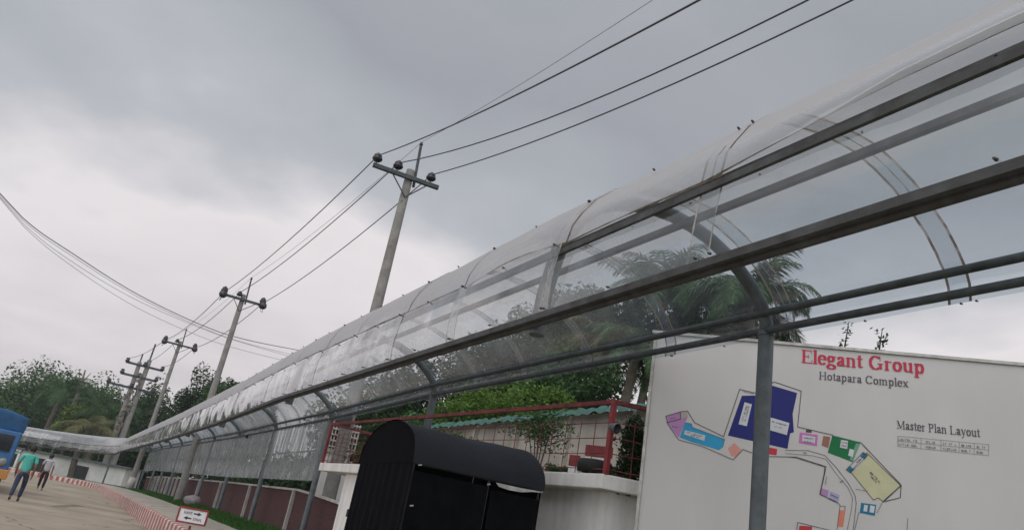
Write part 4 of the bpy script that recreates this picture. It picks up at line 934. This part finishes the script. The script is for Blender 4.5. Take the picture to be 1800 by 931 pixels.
# palms
def palm(lab, px, py, d, fl_, nf, seed, m, lean=(0, 0), tr=.14, upright=0., group='palm trees'):
    rq = random.Random(seed); c = P(px, py, d); base = Vector((c.x + lean[0], c.y + lean[1], 0))
    t = thing('palm_tree', lab, 'palm tree', base, group)
    b = MB(); n = 14; pts = [base.lerp(c, i / n) + Vector((.25 * math.sin(i / n * PI) * (1 if lean[0] > 0 else -1), 0, 0)) for i in range(n + 1)]
    b.tube(pts, [tr * (1.25 - .5 * i / n) + (.012 if i % 2 else 0) for i in range(n + 1)], 9); b.build('trunk', PBARK, t)
    b = MB()
    for k_ in range(nf):
        az = 2 * PI * k_ / nf * 2.618 + rq.uniform(-.2, .2); e0 = R(rq.uniform(5, 80)) + upright; Lf = fl_ * rq.uniform(.8, 1.1)
        h = Vector((math.cos(az), math.sin(az), 0)); p = c.copy(); ang = e0; pts = [p.copy()]; ns = 12; droop = rq.uniform(.09, .17)
        for s_ in range(ns):
            p = p + (h * math.cos(ang) + Vector((0, 0, math.sin(ang)))) * Lf / ns; ang -= droop * (1 + s_ * .08); pts.append(p.copy())
        b.tube(pts, [.022 * (1 - .9 * i / ns) + .003 for i in range(ns + 1)], 4)
        side = Vector((-h.y, h.x, 0)); nl = 70
        for q in range(2, nl):
            f = q / nl * ns; i = min(int(f), ns - 1); o_ = pts[i].lerp(pts[i + 1], f - i); tg = (pts[i + 1] - pts[i]).normalized()
            ll = Lf * .26 * math.sin(PI * min(1, (q / nl) * .9 + .1)) ** .6 * rq.uniform(.8, 1.1)
            for sg in (-1, 1):
                if rq.random() < .06: continue
                dr = (side * sg * .8 + tg * .75 + Vector((0, 0, rq.uniform(-.55, .05)))).normalized(); wd = tg * .019
                m1 = o_ + dr * ll * .55; e_ = o_ + dr * ll + Vector((0, 0, -ll * .28))
                b.add([o_ - wd, o_ + wd, m1 + wd * .9, m1 - wd * .9], [(0, 1, 2, 3)]); b.add([m1 - wd * .9, m1 + wd * .9, e_], [(0, 1, 2)])
    b.build('crown', m, t)
palm('tall coconut palm behind the clear roof, its fronds rising highest', 1168, 532, 24, 3.0, 34, 401, PALMM, (-.6, 0), upright=.3)
palm('coconut palm with wide fronds behind the first arched post', 1318, 540, 22, 2.7, 36, 402, PALMM, (.4, .3))
palm('coconut palm whose trunk stands left of the board edge', 1118, 628, 21, 2.1, 20, 403, PALMM, (-.1, .2), tr=.17)
palm('pale palm left of the board, drooping fronds', 1062, 600, 26, 2.3, 18, 404, PALMY, (-.3, .2))
palm('small palm with drooping fronds in the dark treeline above the far canopy', 185, 738, 82, 4.6, 16, 405, PALMM, (0, 0), tr=.25, group='far palms')
palm('far palm with arching pale fronds left of the bare trunk', 112, 690, 88, 5., 16, 406, PALMM, (0, 0), tr=.25, group='far palms')
palm('low palm with yellowing fronds right of the yellow-green tree', 158, 752, 76, 4.2, 14, 407, PALMY, (0, 0), tr=.25, group='far palms')
# planter shrubs
def plant(lab, c, rad, n, sz, m, seed, grp='planter shrubs', cl=14):
    rq = random.Random(seed); t = thing('planter_shrub', lab, 'plant', (c.x, c.y, ZL), grp); b = MB(); cs = leaf_cloud(b, c, rad, n, sz, rq, cl); b.build('leaves', m, t)
    b = MB()
    for cc, _k in cs[:6]: b.tube([Vector((c.x, c.y, ZL + .02)), (c + cc) / 2, cc], [.012, .008, .004], 5)
    b.build('stem', BARK, t)
cR = A + g2 * .42 + Vector((.02, .2, ZL + .38)); plant('dark leafy climber against the right part of the red railing', cR, (.27, .18, .40), 4600, .06, LF_D, 501, cl=22)
c2 = P(984, 800, 9.9); plant('small green clump on the ledge over the booth end', Vector((c2.x, c2.y, ZL + .09)), (.19, .15, .09), 700, .055, LF_M, 502)
c3 = A + g2 * .12 + Vector((0, .35, ZL + .06)); plant('low green tuft at the foot of the corner post', Vector((c3.x, c3.y, ZL + .07)), (.3, .12, .07), 600, .05, LF_D, 503)
c4 = GL_ - gd * 1.15 - gout * .75; plant('olive brown shrub filling the left end of the planter', Vector((c4.x, c4.y, ZL + .2)), (.5, .5, .22), 4200, .08, LF_O, 504, cl=40)
c5 = GL_ - gd * 2.6 - gout * .8; plant('olive green shrub in the planter behind the black booth', Vector((c5.x, c5.y, ZL + .22)), (.7, .5, .2), 4200, .08, LF_O, 505, cl=34)
c7 = P(812, 758, 14.0); plant('leafy green shrub in the planter rising behind the roof of the booth', Vector((c7.x, c7.y, ZL + .45)), (.75, .5, .4), 4600, .09, LF_M, 507, cl=34)
c8 = P(955, 752, 12.2); plant('thin trailing creeper on the pale wall above the end of the booth', Vector((c8.x, c8.y, c8.z)), (.55, .2, .35), 1300, .07, LF_M, 508, cl=26)
c6 = GL_ - gout * 1.6 + Vector((0, 0, ZL - .9)); 
tree('bushy_tree', 'dark bush in the gap between the white pillar and the canopy post', Vector((c6.x - .1, c6.y + .6, .4)), 2.2, (.7, .7, .9), 3500, .1, LF_D, 506, None, trunk_r=.05, clumps=24, cat='bush')
# black box and white grille on pole 1
sp = P(606, 731, 19.4); t = thing('equipment_box', 'black equipment box fixed low on the nearest power pole', 'box', (sp.x, sp.y, sp.z - .25))
b = MB(); b.box(sp + Vector((0, 0, .0)), (.42, .3, .5), R(12)); b.build('housing', BLACK, t, .02)
b = MB(); b.box(sp + Vector((-.02, -.165, .0)), (.3, .02, .38), R(12)); b.build('door', BLACK, t, .006)
b = MB(); b.bar(sp + Vector((0, .1, -.1)), Vector((P1p.x, P1p.y, sp.z - .1)), .04, .04); b.build('bracket', STEEL_L, t)
wg = P(606, 765, 20.6); t = thing('white_grille', 'white metal grille panel low beside the nearest power pole', 'grille', (wg.x, wg.y, .42))
b = MB()
for i in range(9): b.box((wg.x - .36 + i * .09, wg.y, wg.z - .1), (.03, .03, .9))
for i in range(6): b.box((wg.x, wg.y - .025, wg.z - .5 + i * .16), (.8, .02, .04))
b.build('bars', RAILW, t)
b = MB(); b.box((wg.x, wg.y + .1, (wg.z - .5) / 2 + .1), (.9, .1, wg.z - .5)); b.build('base_panel', WHITE, t)

# ------------------------------------------------------------------ far end: low building behind the turned canopy
fb = thing('low_building', 'long low whitish building with dark openings behind the far end of the canopy', 'building', (W(84, 5, 0).x, W(84, 5, 0).y, 0))
pa, ha = path(84); fq = Vector((math.cos(ha), -math.sin(ha), 0)); ft = Vector((math.sin(ha), math.cos(ha), 0))
fc = W(84, 3.2, 0); rz_ = math.atan2(ft.y, ft.x)
b = MB(); b.box(fc + fq * 1.5 + Vector((0, 0, .95)), (26, 3, 1.9), rz_); b.build('wall', mat('old_white_wall', (.62, .59, .56), .9, .2, .5), fb)
b = MB(); b.box(fc + fq * 1.5 + Vector((0, 0, 1.95)), (27, 3.6, .12), rz_); b.build('roof', STEEL_L, fb)
for k_, wd in ((-9, 1.6), (-5.5, 1.3), (-2.2, 2.2), (1.2, 2.0), (5.0, 1.3), (8.5, 2.6)):
    b = MB(); b.box(fc + ft * k_ - fq * .02 + Vector((0, 0, .75)), (wd, .08, 1.35), rz_); b.build('opening', BLACK, fb)
b = MB(); o1 = fc + ft * -2.2 - fq * .12
for dx in (-1.3, 1.3): b.box(o1 + ft * dx + Vector((0, 0, .85)), (.16, .1, 1.7), rz_)
b.box(o1 + Vector((0, 0, 1.75)), (2.8, .1, .16), rz_); b.build('door_frame', WHITE, fb)
b = MB(); hp = P(160, 786, 84); b.tube([hp + Vector((math.cos(a * PI / 10) * 1.05, 0, math.sin(a * PI / 10) * 1.15)) for a in range(11)], .05, 6)
b.tube([hp + Vector((-1.05, 0, 0)), hp + Vector((-1.05, 0, -2.5))], .05, 6); b.tube([hp + Vector((1.05, 0, 0)), hp + Vector((1.05, 0, -2.5))], .05, 6)
tag(b.build('wire_hoop', STEEL_L), 'thin round metal hoop standing above the far canopy roof', 'hoop')

# ------------------------------------------------------------------ arrow sign on the pavement
sg = PA(-19.35, 17.8, 0); st_ = thing('direction_sign', 'small white sign with red frame and two black arrows on the pavement edge', 'sign', (sg.x, sg.y, .42))
sx_ = Vector((math.cos(R(9)), math.sin(R(9)), 0)).normalized(); sn_ = Vector((sx_.y, -sx_.x, 0)); sz_ = Vector((0, 0, 1)); sc = Vector((sg.x, sg.y, CH - .0359 * 17.8 + .02))
KQ = .72
AX = (sx_, sn_, sz_)
b = MB(); b.box(sc, (.80*KQ, .03, .40*KQ), ax=AX); b.build('face', mat('sign_white', (.68, .67, .66), .5, .06), st_)
b = MB()
for z in (-.205*KQ, .205*KQ): b.box(sc + sz_ * z + sn_ * .006, (.86*KQ, .05, .035), ax=AX)
for x in (-.415*KQ, .415*KQ): b.box(sc + sx_ * x + sn_ * .006, (.035, .048, .376*KQ), ax=AX)
b.build('frame', RED, st_)
b = MB(); b.bar(sc - sz_ * .2 + Vector((0, .04, 0)), Vector((sc.x, sc.y + .04, .42)), .04, .04); b.build('leg', RED, st_)
b = MB(); INKB = mat('arrow_black', (.02, .03, .03), .6)
def arr(cx_, cz_, dr):
    pl = [(-.10, .02), (.02, .02), (.02, .055), (.13, 0), (.02, -.055), (.02, -.02), (-.10, -.02)]
    vs = [sc + sx_ * ((cx_ + dr * x) * KQ) + sz_ * ((cz_ + z) * KQ) + sn_ * .018 for x, z in pl]; b.add(vs, [tuple(range(7))])
arr(.12, .075, 1); arr(-.11, -.075, -1)
rq = random.Random(9)
for x0, zc in ((-.26, .075), (.05, -.075)):
    for k_ in range(6):
        x = x0 + k_ * .042; b.box(sc + sx_ * x * KQ + sz_ * zc * KQ + sn_ * .018, (.009, .004, .055), ax=AX)
        b.box(sc + sx_ * (x + .012) * KQ + sz_ * (zc + rq.choice((.03, 0, -.03))) * KQ + sn_ * .0185, (.018, .004, .010), ax=AX)
b.build('marking', INKB, st_)
# stone near pole 2
bs = W(34.5, -.22, BASE(34.5) - .02); b = MB(); me = bmesh.new(); bmesh.ops.create_icosphere(me, subdivisions=3, radius=1)
vs = [Vector((v.co.x * .38, v.co.y * .26, v.co.z * .22)) * (1 + .22 * nse(v.co.x * 1.6, v.co.y * 1.6, v.co.z * 1.6)) + bs + Vector((0, 0, .16)) for v in me.verts]; b.add(vs, [[v.index for v in f.verts] for f in me.faces], 0, True); me.free()
tag(b.build('boulder', mat('stone_grey', (.25, .22, .22), .95, .3, 6, .5, 15)), 'grey stone lying in the grass beside the second power pole foot', 'stone')

# ------------------------------------------------------------------ truck on the left
tk0 = PA(-31.0, 33.5, 0)
tk = thing('truck', 'blue painted truck with orange bumper parked at the left edge of the road', 'truck', (tk0.x, tk0.y, 0))
BLUE = mat('truck_blue', (.03, .125, .29), .4, .25, 2.5); LBL = mat('truck_light_blue', (.22, .36, .52), .5, .25, 2.5); YEL = mat('truck_yellow', (.55, .42, .16), .5, .25, 3); ORG = mat('truck_orange', (.50, .22, .05), .5, .2, 3)
GLS = mat('dark_glass', (.02, .025, .03), .1, .1)
ta = R(37); tx_ = Vector((-math.cos(ta), -math.sin(ta), 0)); tyv = Vector((-math.sin(ta), math.cos(ta), 0)); tz_ = Vector((0, 0, 1)); TA = (tx_, tyv, tz_)
T0 = tk0
def tp(x, y, z): return T0 + tx_ * x + tyv * y + tz_ * z
b = MB(); b.box(tp(1.15, 1.0, 1.5), (2.3, 1.9, 1.5), ax=TA); b.build('cab', BLUE, tk, .06)
b = MB(); b.box(tp(1.15, 4.9, 1.65), (2.35, 5.6, 1.7), ax=TA); b.build('cargo_body', BLUE, tk, .04)
b = MB(); b.add([tp(-.04, .2, 2.2), tp(2.34, .2, 2.2), tp(2.34, -.1, 2.78), tp(1.6, -.12, 2.95), tp(.7, -.12, 2.95), tp(-.04, -.1, 2.78)] + [tp(-.04, .5, 2.2), tp(2.34, .5, 2.2), tp(2.34, .35, 2.78), tp(1.6, .35, 2.95), tp(.7, .35, 2.95), tp(-.04, .35, 2.78)],
      [tuple(range(6)), tuple(range(6, 12))[::-1]] + [(i, i + 6, (i + 1) % 6 + 6, (i + 1) % 6) for i in range(6)]); b.build('visor', BLUE, tk, .02)
b = MB(); b.box(tp(1.15, .03, 1.78), (1.9, .05, .6), ax=TA); b.build('windscreen', GLS, tk)
b = MB(); b.box(tp(-.02, .9, 1.78), (.04, .9, .5), ax=TA); b.build('side_window', GLS, tk)
b = MB(); b.box(tp(-.012, 1.0, 1.3), (.03, 1.1, .5), ax=TA); b.build('door_panel', LBL, tk)
b = MB(); b.box(tp(1.15, .02, 1.15), (1.3, .06, .45), ax=TA); b.build('grille', YEL, tk, .02)
for x in (.28, 2.02):
    b = MB(); b.lathe(tp(x, .06, 1.1), [(0, .1), (.1, .1), (.15, .05), (.16, 0)], 14, axis=-tyv); b.build('headlight', mat('lamp_glass', (.22, .22, .2), .2), tk)
b = MB(); b.box(tp(1.15, -.08, .68), (2.36, .22, .34), ax=TA); b.build('bumper', ORG, tk, .03)
b = MB(); b.box(tp(1.15, 3.6, .68), (.9, 7., .2), ax=TA); b.build('chassis', BLACK, tk)
for x in (.18, 2.12):
    for y in (.95, 5.2, 6.3):
        wq = tp(x, y, .48); w_ = MB(); w_.lathe(wq - tx_ * .14, [(0, 0), (.3, 0), (.46, .0), (.48, .05), (.48, .23), (.46, .28), (.3, .28), (0, .28)], 20, axis=tx_); wh = w_.build('wheel', mat('tyre_rubber', (.012, .012, .012)), tk)
b = MB(); b.tube([tp(-.12, .1, 1.5), tp(-.3, 0, 1.75)], .015, 5); b.box(tp(-.32, 0, 1.8), (.06, .2, .32), ax=TA); b.build('mirror', BLACK, tk)
b = MB(); b.box(tp(-.03, 4.9, 1.9), (.04, 5.4, .3), ax=TA); b.box(tp(-.03, 4.9, 1.25), (.04, 5.4, .2), ax=TA); b.build('painted_band', YEL, tk)

# ------------------------------------------------------------------ people
def person(lab, loc, rz, h, shirt, trouser, skin, stride, seed):
    t = thing('person', lab, 'person', loc, 'pedestrians walking away on the road'); t.rotation_euler = (0, 0, rz)
    k_ = h / 1.75
    def skinobj(name, verts, edges, rad, m, sub=2):
        me = bpy.data.meshes.new(name); me.from_pydata([Vector(v) * k_ for v in verts], edges, []); ob = bpy.data.objects.new(name, me); COL.objects.link(ob); ob.parent = t
        sm = ob.modifiers.new('skin', 'SKIN'); 
        if not me.skin_vertices: 
            bpy.context.view_layer.objects.active = ob
        for i, r_ in enumerate(rad):
            v = me.skin_vertices[0].data[i]; rr2 = r_ if isinstance(r_, tuple) else (r_, r_); v.radius = (rr2[0] * k_, rr2[1] * k_)
            v.use_root = (i == 0)
        sb_ = ob.modifiers.new('sub', 'SUBSURF'); sb_.levels = sub; sb_.render_levels = sub; sm.use_smooth_shade = True
        me.materials.append(m); return ob
    f = stride
    V = [(0, 0, .95), (0, 0, 1.1), (0, -.01, 1.28), (0, -.01, 1.42), (0, .0, 1.5), (0, .02, 1.58), (0, .025, 1.68),
         (.10, 0, .90), (.11, .16 * f, .50), (.10, .02 * f + .12 * f, .09), (.10, .26 * f + .02, .04),
         (-.10, 0, .90), (-.10, -.08 * f, .50), (-.10, -.36 * f, .13), (-.10, -.30 * f, .03),
         (.18, -.01, 1.40), (.25, -.09, 1.13), (.25, -.02, .88), (.245, .02, .79),
         (-.18, -.01, 1.40), (-.25, .05, 1.13), (-.245, .16, .90), (-.24, .2, .81)]
    E_ = [(0, 1), (1, 2), (2, 3), (3, 4), (4, 5), (5, 6), (0, 7), (7, 8), (8, 9), (9, 10), (0, 11), (11, 12), (12, 13), (13, 14), (3, 15), (15, 16), (16, 17), (17, 18), (3, 19), (19, 20), (20, 21), (21, 22)]
    Rr = [(.13, .09), (.125, .085), (.14, .09), (.11, .075), .05, .08, .075, .08, .055, .04, .035, .08, .055, .04, .035, .05, .042, .03, .03, .05, .042, .03, .03]
    # fingers: short chains at each hand
    for hx, base_i in ((1, 18), (-1, 22)):
        bx_, by_, bz_ = V[base_i]
        for q in range(4):
            i = len(V); V += [(bx_ + hx * .0, by_ + .03 - q * .02, bz_ - .05), (bx_ - hx * .012, by_ + .035 - q * .02, bz_ - (.11, .12, .115, .09)[q])]; E_ += [(base_i, i), (i, i + 1)]; Rr += [.009, .008]
        i = len(V); V += [(bx_ - hx * .02, by_ + .05, bz_ - .03), (bx_ - hx * .025, by_ + .06, bz_ - .07)]; E_ += [(base_i, i), (i, i + 1)]; Rr += [.010, .008]
    skinobj('body', V, E_, Rr, skin)
    # head: shaped ellipsoid with nose and ears is part of the hairless skin; hair cap over it
    b = MB(); me = bmesh.new(); bmesh.ops.create_icosphere(me, subdivisions=3, radius=1)
    vs = [Vector((v.co.x * .084, v.co.y * .102 + .02, v.co.z * .11 + 1.655)) * k_ + (Vector((0, .0, 0))) for v in me.verts if True]
    keep = [f_ for f_ in me.faces if (f_.calc_center_median().z > .1 or f_.calc_center_median().y < -.15) and f_.calc_center_median().z > -.62]
    vs = [v * 1.0 for v in vs]; b.add(vs, [[v.index for v in f_.verts] for f_ in keep], 0, True); me.free()
    HR = mat('black_hair', (.010, .009, .009), .7, .2)
    me2 = bpy.data.meshes.new('hair'); me2.from_pydata([tuple(v) for v in b.v], [], b.f); me2.materials.append(HR); ho = bpy.data.objects.new('hair', me2); COL.objects.link(ho); ho.parent = t; so_ = ho.modifiers.new('s', 'SOLIDIFY'); so_.thickness = .02; so_.offset = 1
    for p_ in me2.polygons: p_.use_smooth = True
    skinobj('shirt', [(0, 0, .84), (0, 0, 1.1), (0, -.01, 1.28), (0, -.01, 1.43), (.19, -.01, 1.40), (.245, -.075, 1.18), (-.19, -.01, 1.40), (-.245, .04, 1.18), (0, 0, 1.475)],
            [(0, 1), (1, 2), (2, 3), (3, 4), (4, 5), (3, 6), (6, 7), (3, 8)], [(.165, .115), (.158, .108), (.175, .115), (.13, .085), (.068, .065), (.062, .06), (.068, .065), (.062, .06), .06], shirt)
    skinobj('trousers', [(0, 0, .98), (0, 0, .90), (.10, 0, .86), (.11, .16 * f, .50), (.10, .14 * f, .11), (-.10, 0, .86), (-.10, -.08 * f, .50), (-.10, -.36 * f, .16)],
            [(0, 1), (1, 2), (2, 3), (3, 4), (1, 5), (5, 6), (6, 7)], [(.14, .1), (.14, .105), .10, .075, .06, .10, .075, .06], trouser)
    for i, (x, y, z) in enumerate(((.10, .14 * f, .045), (-.10, -.36 * f, .09))):
        skinobj('shoe', [(x, y - .06, z), (x, y + .05, z - .005), (x, y + .17, z - .015)], [(0, 1), (1, 2)], [(.04, .042), (.045, .04), (.035, .028)], BLACK, 1)
    return t
SKIN = mat('skin_brown', (.16, .085, .05), .6, .1)
person('man in turquoise shirt and dark jeans walking away at the left edge', PA(-30.1, 29.8, .01), R(26), 1.82, mat('turquoise_cloth', (.07, .38, .31), .85, .12, 5, .3, 12), mat('dark_denim', (.025, .035, .07), .9, .3, 8), SKIN, 1.0, 1)
person('person in a pale grey shirt and black trousers walking just ahead', PA(-28.95, 43.5, .01), R(28), 1.74, mat('pale_cloth', (.42, .40, .42), .85, .1, 5, .3, 12), mat('black_trousers', (.015, .014, .018), .9, .3, 8), SKIN, -.8, 2)

# ------------------------------------------------------------------ haze
b = MB(); b.box((-20, 60, 12.0), (300, 260, 27.0))
hz = b.build('haze', mat('haze_air', (.5, .5, .5))); tag(hz, 'thin pale haze in the air over the road and trees', 'haze'); hz['kind'] = 'stuff'
hm = bpy.data.materials.new('haze_volume'); hm.use_nodes = True; t = hm.node_tree; t.nodes.clear()
pv_ = t.nodes.new('ShaderNodeVolumePrincipled'); pv_.inputs['Density'].default_value = .00055; pv_.inputs['Color'].default_value = (.86, .88, .9, 1); pv_.inputs['Anisotropy'].default_value = .2
oo = t.nodes.new('ShaderNodeOutputMaterial'); t.links.new(pv_.outputs[0], oo.inputs['Volume']); hz.data.materials.clear(); hz.data.materials.append(hm)
